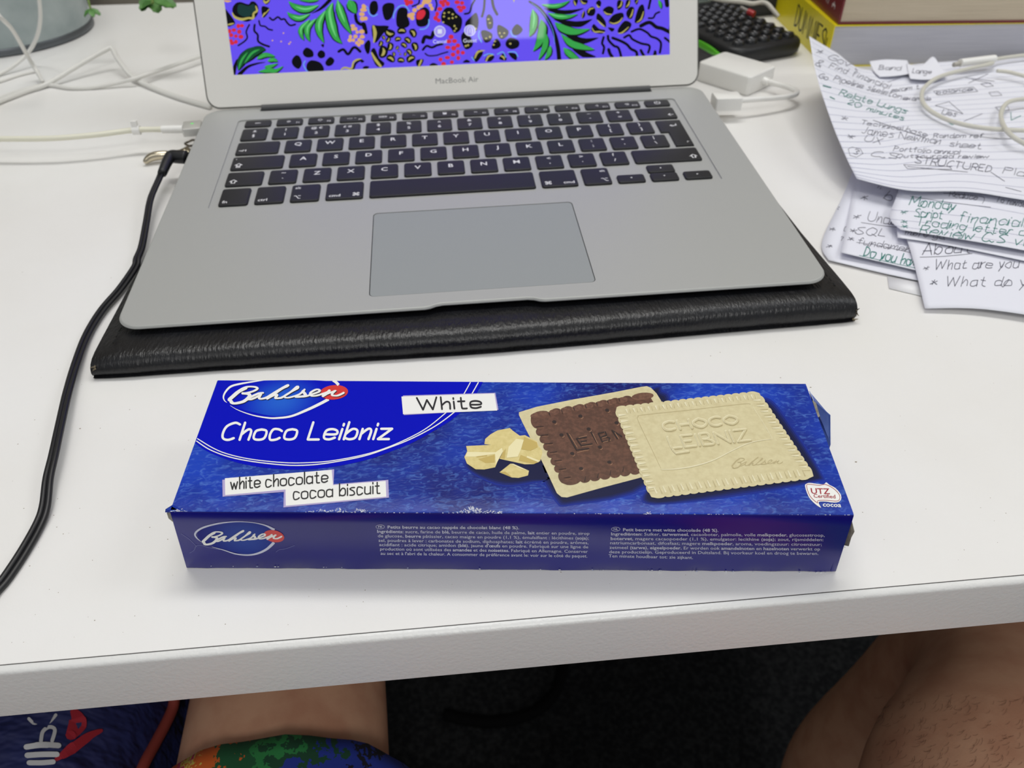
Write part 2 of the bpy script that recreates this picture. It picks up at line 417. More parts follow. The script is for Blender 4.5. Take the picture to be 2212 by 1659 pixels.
for u, yy, s in ((11.5, y0, '◂'), (12.5, y0, '▾'), (12.5, y0+hh+.9, '▴'), (13.5, y0, '▸')):
    key(u*P+G/2, (u+1)*P-G/2, yy, yy+hh, [(s, 0, .4, 2.4, 'C')])
ex0, ex1, ey0, ey1 = 13.5*P+G/2, 14.5*P-G/2, 2*VP, 4*VP-G
en = [(ex0, ey1), (ex0, 3*VP), (13.75*P+G/2, 3*VP), (13.75*P+G/2, ey0), (ex1, ey0), (ex1, ey1)]
key(ex0, ex1, ey0, ey1, [('↵', 1.6, 10, 3.8, 'C'), ('↖', 5.4, -13.4, 2, 'C')], en)
# hinge + lid
A_ = math.radians(119)
LU, LN = Vector((0, -math.cos(A_), math.sin(A_))), Vector((0, -math.sin(A_), -math.cos(A_)))
def LD(x, u, w=0): return D(*(Vector((x, 122, .4)) + LU*u + LN*w))
hb_ = MB(); hb_.tube([D(9.5, 121.2, .1), D(266.5, 121.2, .1)], 2.6, 14, 0); obj('hinge', hb_, m_hinge, lap, True)
sl = MB(); sl.add([D(x, y, .06) for x, y in rrect(8.8, 267.4, 117.7, 124, .4, 2)], [tuple(range(12))]); obj('hinge_slot', sl, m_dark, lap)
WL0, WL1, UH = -25.2, 300.6, 213
lid_o = rrect(WL0, WL1, .6, UH, 8, 6); disp = rrect(-5.8, 280.8, 20.9, 200, .3, 1)
ld = MB(); lp = [rrect(WL0+.9, WL1-.9, 1.4, UH-.9, 7.3, 6), disp]
tr = tessellate_polygon([[Vector((x, y, 0)) for x, y in l] for l in lp])
ld.add([LD(x, y, 0) for l in lp for x, y in l], tr)
ld.loft([[LD(x, y, 0) for x, y in disp], [LD(x, y, -.5) for x, y in disp]], False, False)
obj('screen_bezel', ld, m_alu2, lap)
ls = MB(); 
def lring(ins, w): return [LD(x, y, w) for x, y in rrect(WL0+ins, WL1-ins, .6+ins, UH-ins, 8-ins*.5, 6)]
ls.loft([lring(.9, -.7), lring(.3, -.5), lring(0, -.7), lring(0, -2.2), lring(1.5, -3.8), lring(6, -4.9), lring(25, -5.4)], True, True)
obj('lid_shell', ls, m_alu, lap, True)
gk = MB(); gk.loft([lring(.28, -.28), lring(.28, .12), lring(.95, .12), lring(.95, -.1)], False, False); obj('gasket', gk, m_gask, lap)
tx = MB(); DP = Plane(LD(0, 0, .02), LD(0, 0, 1)-LD(0, 0, 0))
v, f = glyphs('MacBook Air', .0); W = max(a[0] for a in v)
type_local(tx, 'MacBook Air', 137.6, 11.3, 3.3, lambda x, y, z: LD(x, y, .03), 0, 'C', 0, 1.12)
obj('model_lettering', tx, M('grey_print', (132, 132, 130), .6), lap)

# ---- display and its wallpaper (a lit screen)
def E(n, c): return M(n, c, .02, emit=.96, spec=.07)
e_bg, e_blk, e_gr, e_dg, e_lg, e_yl, e_or, e_rd, e_cy, e_lv, e_wh, e_tl = E('screen_violet', (106, 84, 250)), E('screen_black', (8, 8, 16)), E('screen_green', (58, 168, 78)), E('screen_dark_green', (18, 78, 48)), E('screen_light_green', (116, 214, 132)), E('screen_olive', (186, 176, 96)), E('screen_peach', (226, 176, 118)), E('screen_red', (216, 48, 66)), E('screen_sky', (108, 178, 240)), E('screen_lilac', (172, 160, 250)), E('screen_white', (226, 232, 255)), E('screen_teal', (24, 58, 56))
ds = MB(); ds.add([LD(x, y, -.45) for x, y in disp], [tuple(range(len(disp)))])
scr = obj('display', ds, e_bg, lap)
SP = Plane(LD(0, 0, -.45), LN @ LB.transposed())
SP = Plane(LD(0, 0, -.45), LD(0, 0, 1)-LD(0, 0, 0))
c5 = lambda *p: crop(480, 0, 6.9125, p)
c6 = lambda *p: crop(780, 0, 6.1444, p)
c7 = lambda *p: crop(1110, 0, 5.978, p)
LAY = {}
def lay(n): return LAY.setdefault(n, MB())
def blob(n, pts, off): lay(n).fill([(p.x, p.y) for p in catmull([Vector(p) for p in pts], 4, True)], SP, off)
def wig(n, pts, w, off=.02): lay(n).stroke(pts, w, SP, off)
# black shapes
for pts in (c5((150, 150), (190, 60), (270, 30), (390, 65), (430, 25), (490, 30), (540, 110), (520, 230), (420, 310), (330, 320), (200, 270)), c5((590, 100), (700, 120), (690, 190), (610, 265)), c5((40, 150), (80, 170), (190, 330), (150, 380), (75, 380)),
            c5((600, 0), (720, 0), (660, 70)), c5((1040, 900), (1100, 825), (1160, 850), (1190, 950), (1140, 1030), (1060, 980)), c5((1205, 770), (1260, 710), (1350, 760), (1360, 840), (1280, 860), (1220, 830)), c5((1420, 810), (1470, 750), (1530, 780), (1530, 850), (1460, 870)),
            c5((1540, 930), (1610, 850), (1675, 900), (1640, 970), (1570, 985)), c5((1260, 970), (1330, 900), (1470, 940), (1510, 1060), (1290, 1066)), c5((1475, 670), (1520, 660), (1510, 710)), c5((2120, 680), (2180, 600), (2215, 640), (2200, 780), (2160, 800)),
            c6((115, 70), (150, 15), (210, 25), (225, 130), (175, 200), (120, 170)), c6((280, 100), (340, 40), (440, 60), (420, 200), (370, 265), (310, 250)), c6((480, 150), (530, 100), (610, 120), (620, 220), (645, 320), (590, 370), (490, 360), (465, 280)),
            c6((730, 180), (790, 120), (850, 95), (910, 160), (890, 310), (820, 355), (740, 330)), c6((1065, 200), (1120, 110), (1210, 105), (1260, 170), (1340, 250), (1320, 390), (1240, 440), (1180, 360), (1080, 300)), c6((1385, 300), (1450, 230), (1530, 170), (1560, 300), (1520, 420), (1400, 380)),
            c6((1660, 240), (1700, 190), (1750, 250), (1745, 370), (1680, 380)), c6((1820, 330), (1950, 400), (1940, 480), (1860, 520), (1810, 450)), c6((1590, 430), (1640, 400), (1740, 450), (1720, 540), (1640, 560)), c6((1740, 600), (1800, 510), (1855, 590), (1820, 640), (1745, 650)),
            c6((1920, 560), (1980, 500), (2090, 540), (2090, 620), (2000, 655), (1930, 620)), c6((2005, 390), (2070, 320), (2145, 390), (2090, 460), (2020, 460)), c6((1330, 470), (1390, 420), (1480, 540), (1470, 620), (1390, 655), (1340, 570)), c6((140, 350), (230, 340), (370, 350), (300, 440), (180, 570)), c6((130, 690), (180, 640), (240, 770), (310, 840), (270, 890), (190, 860)),
            c6((0, 310), (50, 340), (70, 440), (30, 400)), c6((50, 600), (100, 530), (115, 620), (80, 710)), c6((735, 800), (830, 790), (790, 880), (740, 870)), c6((910, 860), (960, 835), (1020, 866), (930, 880)), c6((1490, 760), (1560, 660), (1620, 700), (1560, 800), (1520, 822)), c6((1640, 800), (1700, 720), (1770, 750), (1720, 815)),
            c6((1830, 780), (1900, 700), (1930, 800)), c6((1960, 700), (2060, 720), (2060, 800), (1990, 760)), c6((1350, 830), (1400, 790), (1450, 826)), c6((20, 900), (60, 875), (110, 890), (60, 920)), c6((0, 780), (40, 820), (0, 830))):
    blob('blk', pts, .02)
# flower petals left bottom + right cluster: dark cells with olive edges
for cx, cy, a, L in ((380, 440, 200, 70), (540, 410, 0, 60), (690, 440, 60, 60), (360, 530, 120, 40), (490, 520, -10, 42), (620, 535, 40, 50), (260, 580, 110, 40), (385, 620, 100, 55), (570, 600, 35, 45), (715, 620, 70, 60), (480, 635, 120, 28), (640, 690, 50, 45), (290, 690, 100, 80), (435, 720, 80, 30), (585, 720, 100, 26), (395, 780, 30, 60), (660, 780, -30, 60), (530, 800, 5, 48), (500, 680, 20, 16), (520, 720, -20, 16), (300, 500, 60, 30), (430, 880, 0, 50), (640, 880, 0, 50)):
    a = math.radians(a); ca, sa = math.cos(a), math.sin(a); L *= 1.55
    pts = [(cx+(x*ca-y*sa)*L/2, cy+(x*sa+y*ca)*L/2) for x, y in ((-1.35, .1), (-.8, -.95), (.7, -.9), (1.35, .1), (.75, .8), (-.8, .85))]
    if all(q[1] < 900-q[0]*.06 for q in pts): blob('blk', c6(*pts), .02)
    q = [(cx+(x*ca-y*sa)*L/2, cy+(x*sa+y*ca)*L/2) for x, y in ((-.85, .15), (-.2, -.2), (.5, -.1), (.85, .2))]
    if cy < 860: wig('yl', c6(*q), [1, L*.05, L*.045, 1.2], .05)
for pts, y in ((((770, 0), (830, 0), (800, 80), (765, 40)), ((775, 10), (790, 50), (800, 70))), (((850, 0), (950, 0), (940, 50), (890, 60)), ((865, 5), (890, 40), (930, 45))), (((940, 140), (1010, 85), (1055, 130), (1030, 200), (960, 200)), ((960, 165), (980, 120), (1030, 105))), (((1060, 40), (1100, 0), (1130, 40), (1100, 110)), ((1070, 60), (1090, 90), (1110, 90))),
               (((1150, 130), (1220, 80), (1290, 110), (1270, 180), (1200, 200)), ((1165, 150), (1200, 180), (1260, 185))), (((1330, 60), (1350, 0), (1410, 20), (1400, 90), (1345, 130)), ((1345, 100), (1380, 70), (1395, 10))), (((1440, 60), (1460, 0), (1510, 10), (1480, 100), (1440, 110)), ((1450, 90), (1480, 60), (1495, 10))), (((1065, 240), (1090, 170), (1180, 270), (1185, 355), (1120, 310)), ((1080, 260), (1130, 310), (1175, 345))),
               (((1225, 270), (1290, 190), (1400, 165), (1415, 230), (1340, 310), (1250, 310)), ((1235, 285), (1290, 305), (1360, 280), (1400, 230))), (((1340, 390), (1430, 270), (1520, 310), (1470, 400), (1380, 440)), ((1350, 430), (1400, 420), (1480, 350))), (((1450, 170), (1500, 90), (1555, 110), (1530, 230), (1480, 240)), ((1495, 230), (1520, 190), (1540, 120))), (((1560, 270), (1610, 100), (1670, 60), (1690, 180), (1650, 270), (1590, 300)), ((1585, 290), (1640, 250), (1675, 150))),
               (((1000, 390), (1030, 310), (1100, 370), (1180, 390), (1140, 435), (1050, 425)), ((1010, 360), (1040, 410), (1110, 410), (1170, 420))), (((1215, 355), (1300, 370), (1265, 410)), None), (((870, 200), (910, 140), (920, 200), (890, 240)), ((880, 225), (900, 150))), (((1560, 0), (1610, 0), (1590, 60), (1565, 40)), ((1575, 40), (1600, 5)))):
    blob('blk', c7(*pts), .02)
    if y: wig('yl', c7(*y), [1.2, 3.4, 1.5], .05)
# wriggling lines
for p, w in ((c5((710, 265), (760, 300), (830, 255), (880, 290), (930, 285), (970, 340), (1020, 380), (1090, 365)), 4), (c5((550, 310), (570, 380), (640, 395), (690, 435), (750, 450)), 3.5), (c5((405, 370), (360, 470), (375, 560), (330, 620), (240, 680)), 3.5), (c5((485, 370), (480, 460), (530, 520), (535, 610), (600, 660), (700, 695)), 4.5),
             (c5((1740, 770), (1810, 740), (1880, 810), (1950, 720), (2000, 715), (2060, 770)), 6), (c5((1990, 230), (2010, 320), (2070, 365), (2120, 360), (2150, 490)), 7), (c6((820, 660), (870, 610), (940, 630), (1010, 600), (1080, 585)), 5), (c6((820, 560), (850, 490), (930, 500), (960, 430)), 8), (c6((850, 710), (900, 740), (1000, 735), (1060, 715), (1150, 690)), 3),
             (c6((680, 85), (760, 50), (775, 0)), 3.5), (c6((990, 0), (1005, 60), (985, 140)), 3.5), (c6((1375, 185), (1440, 165), (1470, 70), (1510, 0)), 4), (c6((1640, 0), (1630, 120), (1605, 220)), 5), (c6((1740, 0), (1760, 100), (1805, 190)), 6), (c7((1640, 335), (1750, 290), (1840, 350), (1920, 370), (2030, 425)), 8), (c7((1520, 410), (1620, 375), (1720, 420), (1770, 470), (1850, 500), (1900, 560), (1885, 680)), 5),
             (c7((1425, 485), (1490, 455), (1530, 505), (1640, 560), (1750, 590), (1735, 680)), 5), (c7((1275, 490), (1380, 530), (1460, 575), (1510, 630), (1580, 670), (1590, 730)), 6), (c7((1215, 465), (1225, 520), (1290, 590), (1350, 620), (1385, 730)), 5.5), (c7((1160, 480), (1140, 560), (1165, 610), (1150, 690)), 5), (c7((1225, 640), (1240, 690), (1270, 735)), 7), (c7((1640, 650), (1660, 690), (1680, 720)), 6), (c7((1810, 720), (1825, 660), (1830, 718)), 5),
             (c7((1740, 235), (1800, 230), (1830, 180), (1880, 155)), 4), (c7((1950, 490), (2000, 530), (2030, 560)), 5), (c7((2015, 410), (2030, 300), (2034, 190)), 6), (c7((1740, 110), (1755, 40), (1765, 0)), 5), (c7((1980, 70), (1970, 0)), 9)):
    wig('blk', p, w)
# leaves: (points along the blade, max width, colours)
def leaf(conv, pts, w, col='gr', dark=True):
    if dark: wig('blk', conv(*[(x+6, y+8) for x, y in pts]), [1, w*1.35, w*1.45, w, 1], .03)
    wig(col, conv(*pts), [.8, w, w*1.1, w*.7, .5], .06)
    wig('lg' if col == 'gr' else 'gr', conv(*[(x+2, y-3) for x, y in pts[:-1]]), [.5, w*.3, w*.3, .4], .08)
for pts, w in (([(1650, 40), (1600, 180), (1640, 400), (1700, 560), (1790, 650)], 17), ([(1720, 0), (1760, 160), (1830, 340), (1930, 510)], 15), ([(1540, 160), (1450, 330), (1450, 480), (1520, 640)], 14), ([(1400, 280), (1280, 400), (1270, 520), (1310, 620)], 11), ([(1310, 290), (1180, 420), (1180, 520), (1220, 600)], 9), ([(1890, 0), (1940, 100), (2000, 200)], 17), ([(1440, 80), (1250, 140), (1090, 100), (990, 20)], 13), ([(1310, 210), (1160, 270), (1040, 240), (970, 180)], 11), ([(1440, 0), (1300, 10), (1150, 0)], 6)): leaf(c5, pts, w)
for pts, w, c in (([(240, 1050), (290, 900), (380, 780), (480, 700)], 15, 'dg'), ([(330, 950), (440, 800), (560, 740), (650, 740)], 16, 'dg'), ([(520, 880), (640, 820), (790, 840)], 9, 'gr'), ([(680, 910), (760, 890), (830, 920)], 8, 'gr'), ([(630, 1000), (720, 990), (830, 950)], 7, 'gr'), ([(540, 1070), (700, 1050), (800, 1055), (910, 990)], 9, 'gr')): leaf(c5, pts, w, c)
wig('blk', c5((260, 1110), (380, 1000), (520, 950), (640, 930)), [9, 6, 4, 1], .02)
wig('blk', c5((185, 1110), (190, 1000), (220, 890)), [4, 8, 2], .02)
for pts, w in (([(360, 60), (500, 80), (620, 60), (720, 10)], 9), ([(440, 170), (560, 210), (690, 215), (820, 185)], 10), ([(530, 290), (640, 370), (800, 410), (980, 375)], 15), ([(610, 440), (740, 560), (900, 610), (1040, 640)], 13), ([(640, 620), (740, 710), (850, 770)], 12), ([(240, 120), (260, 240), (240, 380), (200, 470)], 14), ([(350, 250), (370, 380), (330, 540), (250, 660)], 16), ([(420, 440), (400, 600), (320, 770)], 11), ([(470, 590), (450, 690), (400, 770)], 9), ([(1870, 0), (1890, 60), (1900, 110)], 6)): leaf(c7, pts, w)
wig('blk', c7((390, 110), (560, 150), (720, 155), (900, 110)), [1, 9, 9, 1], .03); wig('blk', c7((520, 250), (700, 300), (860, 310), (1010, 250)), [1, 12, 13, 1], .03)
wig('blk', c7((600, 400), (760, 480), (900, 530), (1090, 490)), [1, 12, 13, 1], .03); wig('blk', c7((760, 640), (900, 700), (1060, 735)), [1, 14, 1], .03)
wig('blk', c7((200, 20), (330, 110), (450, 270), (530, 450), (570, 620), (585, 770)), [4, 7, 8, 8, 9, 9], .1)
wig('cy', c7((230, 40), (350, 140), (450, 280), (510, 420), (525, 570)), [.8, 1, 1, 1, .6], .12)
wig('blk', c5((1610, 0), (1520, 90), (1440, 150), (1340, 200)), [8, 7, 5, 1], .1)
for pts in (c6((80, 85), (95, 130), (110, 180), (160, 215), (215, 190)), c6((430, 240), (440, 170), (500, 90), (580, 75), (640, 150)), c6((900, 260), (895, 330), (850, 380), (780, 390)), c6((1570, 410), (1560, 480), (1600, 560)), c6((1985, 410), (2010, 470), (2060, 490)), c5((1240, 910), (1215, 970), (1265, 1060)), c6((1470, 760), (1500, 800)), c6((1630, 740), (1690, 715), (1760, 725)), c6((1810, 720), (1880, 690), (1920, 760)), c6((1950, 695), (2040, 690), (2080, 750)), c5((1700, 100), (1740, 200), (1760, 320))): wig('cy', pts, 2.2, .04)
def dots(n, conv, L, r, off=.06):
    for x, y in L:
        q = conv((x, y))[0]; lay(n).dot(q[0], q[1], r*random.uniform(.8, 1.2), r*random.uniform(.75, 1.05), SP, off)
dots('rd', c5, [(240, 390), (295, 385), (110, 465), (175, 450), (255, 475), (135, 525), (205, 540), (280, 550), (130, 610), (205, 625), (150, 645)], 5)
dots('rd', c6, [(610, 50), (660, 30), (600, 10), (1060, 30), (1110, 10), (1090, 65), (1150, 50), (1045, 120), (1010, 185), (990, 240), (1030, 270), (1275, 30), (1340, 40), (1300, 95), (1360, 100), (1320, 140), (1195, 490), (1165, 550), (1240, 545), (1150, 630), (1230, 640), (1285, 605), (1220, 725), (1285, 690), (1350, 700), (1055, 790), (1145, 765), (1290, 770), (1205, 825), (1095, 850)], 5.2)
dots('or', c6, [(710, 135), (760, 100), (800, 80), (830, 40), (880, 30), (920, 70), (940, 115), (850, 10), (905, 10), (640, 205), (680, 190), (680, 240), (40, 90), (30, 130), (20, 190), (60, 245), (20, 250), (10, 420), (15, 490), (10, 560)], 5)
dots('or', c5, [(1950, 385), (1990, 430), (1945, 435), (2015, 480), (2070, 475), (1915, 550), (1990, 545), (2090, 545), (1905, 600), (1960, 600), (2045, 595), (2010, 640), (2080, 635), (2040, 670), (2110, 90), (2085, 150), (2130, 150), (2075, 210), (2085, 270), (2140, 280)], 4.3)
dots('or', c5, [(915, 495), (750, 605), (880, 620), (1020, 630), (1000, 655)], 2)
dots('yl', c6, [(1105, 175), (1165, 165), (1215, 190), (1100, 220), (1165, 245), (1260, 225), (1215, 240), (1090, 295), (1240, 345), (1260, 380), (1240, 410), (1690, 255), (1710, 305), (1840, 440), (1900, 440), (1865, 485), (1660, 510), (1710, 490), (1775, 550), (1760, 595), (1980, 580), (1390, 610), (1420, 600), (1520, 380)], 2.3)
blob('tl', c5((230, 110), (270, 60), (390, 90), (470, 60), (500, 150), (430, 230), (330, 250), (240, 200)), .04)
wig('yl', c5((150, 190), (190, 255), (290, 290), (390, 270), (460, 270), (470, 200), (520, 160), (500, 90)), [2, 5, 6, 4, 6, 4, 5, 2], .06)
wig('yl', c5((600, 255), (630, 205), (660, 185), (700, 140)), [1.5, 4, 2, 2], .06); wig('yl', c5((620, 10), (650, 40), (700, 5)), [3, 5, 3], .06); wig('yl', c5((80, 370), (130, 360), (170, 350)), [2, 4, 2], .06); wig('or', c5((30, 10), (80, 20), (130, 15)), [3, 5, 2], .06)
wig('yl', c6((165, 350), (185, 440), (170, 560)), [5, 8, 3], .05); wig('yl', c6((140, 700), (190, 790), (260, 880)), [3, 6, 5], .05); wig('yl', c6((1510, 770), (1550, 690), (1640, 670)), [3, 5, 1.5], .05); wig('yl', c6((1660, 810), (1690, 750), (1750, 730)), [3, 4, 1.5], .05); wig('yl', c6((1850, 740), (1890, 760), (1900, 790)), [2, 4, 2], .05); wig('yl', c6((770, 870), (800, 800)), 4, .05)
wig('yl', c5((1780, 1035), (1830, 1010), (1930, 1020), (1960, 930), (2020, 890), (2080, 880)), [3, 4, 4, 4, 4, 1], .05); wig('blk', c5((1800, 1050), (1940, 1045), (1990, 950), (2060, 900), (2120, 915)), [2, 5, 5, 5, 1], .03)
blob('rd', c6((735, 200), (760, 150), (830, 130), (855, 180), (810, 250), (745, 255)), .05)
for (x, y), s in (((950, 68), 'Cancel'), ((1015, 66), 'Guest')):
    lay('lv').dot(x, y, 12, 12, SP, .14, 20); lay('wh').stroke([(x+11.6*math.cos(a), y+11.6*math.sin(a)) for a in [k*.3927 for k in range(16)]], 1.6, SP, .16, closed=True, smooth=2)
    type_px(lay('wh'), s, (x-15, y+26), (x+15, y+25), (0, -8), SP, .16)
    if s == 'Cancel': lay('wh').stroke([(x-4, y-4), (x+4, y+4)], 2, SP, .16); lay('wh').stroke([(x+4, y-4), (x-4, y+4)], 2, SP, .16); lay('wh').dot(x, y, 5, 5, SP, .15)
    else: lay('wh').stroke([(x-5, y+7), (x-5, y-3), (x, y-8), (x+5, y-3), (x+5, y+7)], 1.6, SP, .16); lay('wh').stroke([(x, y-3), (x, y+4)], 1.8, SP, .16)
# the wallpaper goes on above the frame of the photograph
for k in range(60):
    x, u = random.uniform(0, 275), random.uniform(70, 196); a = random.uniform(0, 6.28); L = random.uniform(6, 14); n = random.choice(('blk', 'blk', 'gr', 'yl'))
    d = Vector((math.cos(a), math.sin(a))); q = Vector((-d.y, d.x))
    pts = [Vector((x, u))+d*L*s+q*L*.3*c for s, c in ((-1, 0), (-.4, .8), (.4, .7), (1, 0), (.4, -.5), (-.5, -.6))]
    pts = [(min(max(p.x, -5), 280), min(p.y, 199)) for p in pts]
    lay(n).add([LD(p[0], p[1], -.45+.02+.01*(k % 3)) for p in pts], [tuple(range(6))])
NM = {'blk': ('wallpaper_dark_shapes', e_blk), 'gr': ('wallpaper_leaves', e_gr), 'dg': ('wallpaper_deep_leaves', e_dg), 'lg': ('wallpaper_leaf_highlights', e_lg), 'yl': ('wallpaper_olive_petals', e_yl), 'or': ('wallpaper_peach_beads', e_or), 'rd': ('wallpaper_red_beads', e_rd), 'cy': ('wallpaper_blue_fringe', e_cy), 'lv': ('login_button', e_lv), 'wh': ('login_text', e_wh), 'tl': ('wallpaper_teal_heart', e_tl)}
for k, mbx in LAY.items(): obj(NM[k][0], mbx, NM[k][1], scr)['kind'] = 'stuff'
# ================================================================== leather sleeve under the laptop
m_lea = M('black_leather', (13, 13, 16), .33, spec=.45, bump=(620, .5, .0009, (1.3, .45, .45)), var=(60, (21, 22, 26), .4, .7))
m_stitch = M('black_thread', (10, 10, 11), .8)
m_fray = M('frayed_lining', (150, 138, 112), .9, var=(400, (60, 54, 46), .4, .6))
slv = thing('laptop_sleeve', 'worn black leather sleeve lying flat beneath the laptop', 'laptop sleeve', (5, 100, 0))
def sl_sec(t):
    """section across the sleeve at t (0 left..1 right): front edge, heights"""
    fx = -170.5 + t*345.5
    px = 240 + t*1606
    fy = at(240+t*1598, 822 - 52*min(1, t/.475) - max(0, (t-.475))/.525*69, 0).y
    h = 9.7 + 3.3*t
    hb = 5.6 + 2.6*t
    fy += 1.4*math.sin(t*9)*.35
    rr = h*.5
    p = [(fy+6, .0), (fy+1.0, .35), (fy+.2, 1.0), (fy+1.6, 1.5), (fy+.6, h*.28), (fy+.25, h*.45), (fy+.9, h*.66), (fy+2.6, h*.84), (fy+5.5, h*.96), (fy+10, h), (fy+20, h-.3), (60, (h+hb)/2-.8), (150, hb+.6), (228, hb), (232, hb*.6), (232, 0)]
    return fx, p
N = 56; rings = []
for i in range(N+1):
    t = i/N; fx, p = sl_sec(t); e = min(t, 1-t)*N
    k = 1 if e > 3 else (.8, .93, .98, 1)[int(e)]
    rings.append([Vector((fx + (0 if e > 0 else 0), y + (1-k)*5*(1 if y < 40 else 0) + (.5*math.sin(i*1.7) if 2 < j < 9 else 0)*.3, z*k)) for j, (y, z) in enumerate(p)])
# fan the ends slightly: the top panel edge runs a little wider towards the front-right corner
s_ = MB(); s_.loft(rings); so = obj('leather_panel', s_, m_lea, slv, True, angle=60)
sb = Surf(s_.v, s_.f)
st = MB()
for t in (.022, .978):
    fx, p = sl_sec(t)
    for k in range(46):
        y = p[0][0]+8+k*4.6
        z = 0
        for (ya, za), (yb, zb_) in zip(p[8:], p[9:]):
            if ya <= y <= yb: z = za+(zb_-za)*(y-ya)/(yb-ya)
        st.tube([(fx, y, z+.12), (fx+.3, y+2.6, z+.12)], .32, 5, 0)
obj('stitching', st, m_stitch, slv)['kind'] = 'stuff'
fr = MB(); random.seed(3)
for cx, cy, n, sgn in ((174.2, rings[-1][6].y+2, 46, 1), (-168.2, rings[0][6].y+2, 34, -1)):
    for k in range(n):
        a = Vector((cx, cy+random.uniform(-2.5, 2.5), random.uniform(.8, 7)))
        d = Vector((sgn*random.uniform(.2, 1), random.uniform(-1, .3), random.uniform(-.6, .5)))*random.uniform(1, 2.4)
        fr.tube([a, a+d*.5+Vector((0, 0, random.uniform(-.3, .3))), a+d], lambda t: .38*(1-t)+.12, 5, 2)
obj('frayed_corners', fr, m_fray, slv)['kind'] = 'stuff'
random.seed(11)

# ================================================================== biscuit box
def blue_leather():
    m = M('printed_blue_texture', (24, 46, 128), .36, spec=.28)
    nt = m.node_tree; b = nt.nodes['Principled BSDF']; tc = nt.nodes['Texture Coordinate']
    n1 = nt.nodes.new('ShaderNodeTexNoise'); n1.inputs['Scale'].default_value = 26; n1.inputs['Detail'].default_value = 3
    n2 = nt.nodes.new('ShaderNodeTexNoise'); n2.inputs['Scale'].default_value = 620; n2.inputs['Detail'].default_value = 3; n2.inputs['Distortion'].default_value = 1.2
    mp = nt.nodes.new('ShaderNodeMapping'); mp.inputs['Scale'].default_value = (.55, 1, 1); mp.inputs['Rotation'].default_value = (0, 0, -.25)
    nt.links.new(tc.outputs['Object'], mp.inputs[0]); nt.links.new(tc.outputs['Object'], n1.inputs['Vector']); nt.links.new(mp.outputs[0], n2.inputs['Vector'])
    r1 = nt.nodes.new('ShaderNodeValToRGB'); r1.color_ramp.elements[0].position = .35; r1.color_ramp.elements[1].position = .68
    r1.color_ramp.elements[0].color = rgb((8, 20, 104)); r1.color_ramp.elements[1].color = rgb((14, 62, 184))
    r2 = nt.nodes.new('ShaderNodeValToRGB'); r2.color_ramp.elements[0].position = .5; r2.color_ramp.elements[1].position = .78
    r2.color_ramp.elements[0].color = (0, 0, 0, 1); r2.color_ramp.elements[1].color = (.6, .6, .6, 1)
    mx = nt.nodes.new('ShaderNodeMix'); mx.data_type = 'RGBA'; mx.inputs['B'].default_value = rgb((92, 136, 214))
    nt.links.new(n1.outputs['Fac'], r1.inputs[0]); nt.links.new(n2.outputs['Fac'], r2.inputs[0])
    nt.links.new(r2.outputs[0], mx.inputs['Factor']); nt.links.new(r1.outputs[0], mx.inputs['A']); nt.links.new(mx.outputs['Result'], b.inputs['Base Color'])
    bp = nt.nodes.new('ShaderNodeBump'); bp.inputs['Strength'].default_value = .35; bp.inputs['Distance'].default_value = .0004
    nt.links.new(n2.outputs['Fac'], bp.inputs['Height']); nt.links.new(bp.outputs[0], b.inputs['Normal'])
    return m
m_btop = blue_leather()
m_bside = M('printed_navy', (12, 10, 116), .22, spec=.45, coat=.2, var=(18, (20, 20, 128), .35, .7))
m_royal = M('printed_royal_blue', (2, 14, 186),   .3, spec=.12, coat=0, bump=(260, .05, .0004))
def glow_print(name, c_in, c_out, centre, rad):
    m = M(name, c_out, .3, spec=.12); nt = m.node_tree; b = nt.nodes['Principled BSDF']; tc = nt.nodes['Texture Coordinate']
    d = nt.nodes.new('ShaderNodeVectorMath'); d.operation = 'DISTANCE'; d.inputs[1].default_value = centre; nt.links.new(tc.outputs['Object'], d.inputs[0])
    mr = nt.nodes.new('ShaderNodeMapRange'); mr.inputs['From Max'].default_value = rad; nt.links.new(d.outputs['Value'], mr.inputs[0])
    r = nt.nodes.new('ShaderNodeValToRGB'); r.color_ramp.elements[0].color = rgb(c_in); r.color_ramp.elements[1].color = rgb(c_out); r.color_ramp.interpolation = 'EASE'
    nt.links.new(mr.outputs[0], r.inputs[0]); nt.links.new(r.outputs[0], b.inputs['Base Color']); return m
m_white = M('printed_white', (240, 240, 236), .35)
m_lav = M('printed_lavender', (176, 164, 208), .35)
m_black = M('printed_black', (22, 22, 24), .4)
m_red = M('printed_red', (214, 52, 48), .3, coat=.2)
m_board = M('grey_board', (150, 146, 136), .9, var=(300, (112, 106, 96), .4, .7))
m_scuff = M('bare_board_scuff', (214, 216, 224), .85, var=(900, (96, 116, 186), .5, .66))
m_text = M('printed_pale_text', (206, 208, 226), .4)
HB = 29.0
tFL, tFR, tBL, tBR = at(367, 1105, HB), at(1845, 1112.5, HB), at(470, 821, HB), at(1740, 828, HB)
bFR = at(1805, 1236, 0)
fn = (tFR-tFL).cross(bFR-tFR).normalized(); fn = -fn if fn.y > 0 else fn
fp = Plane(tFR, fn); bFL = fp(401, 1222); bFL.z = 0
bBL, bBR = bFL+(tBL-tFL)+Vector((1, 0, 0)), bFR+(tBR-tFR)+Vector((-1, 0, 0))
box = thing('biscuit_box', 'blue cardboard biscuit box lying flat in front of the laptop', 'box', ((bFL.x+bFR.x)/2, (bFL.y+bBR.y)/2, 0))
NL = 64
def corner(a, b, c, r=.6):
    d1, d2 = (a-b).normalized(), (c-b).normalized()
    return [b+d1*r, b+(d1+d2)*r*.3, b+d2*r]
rings = []
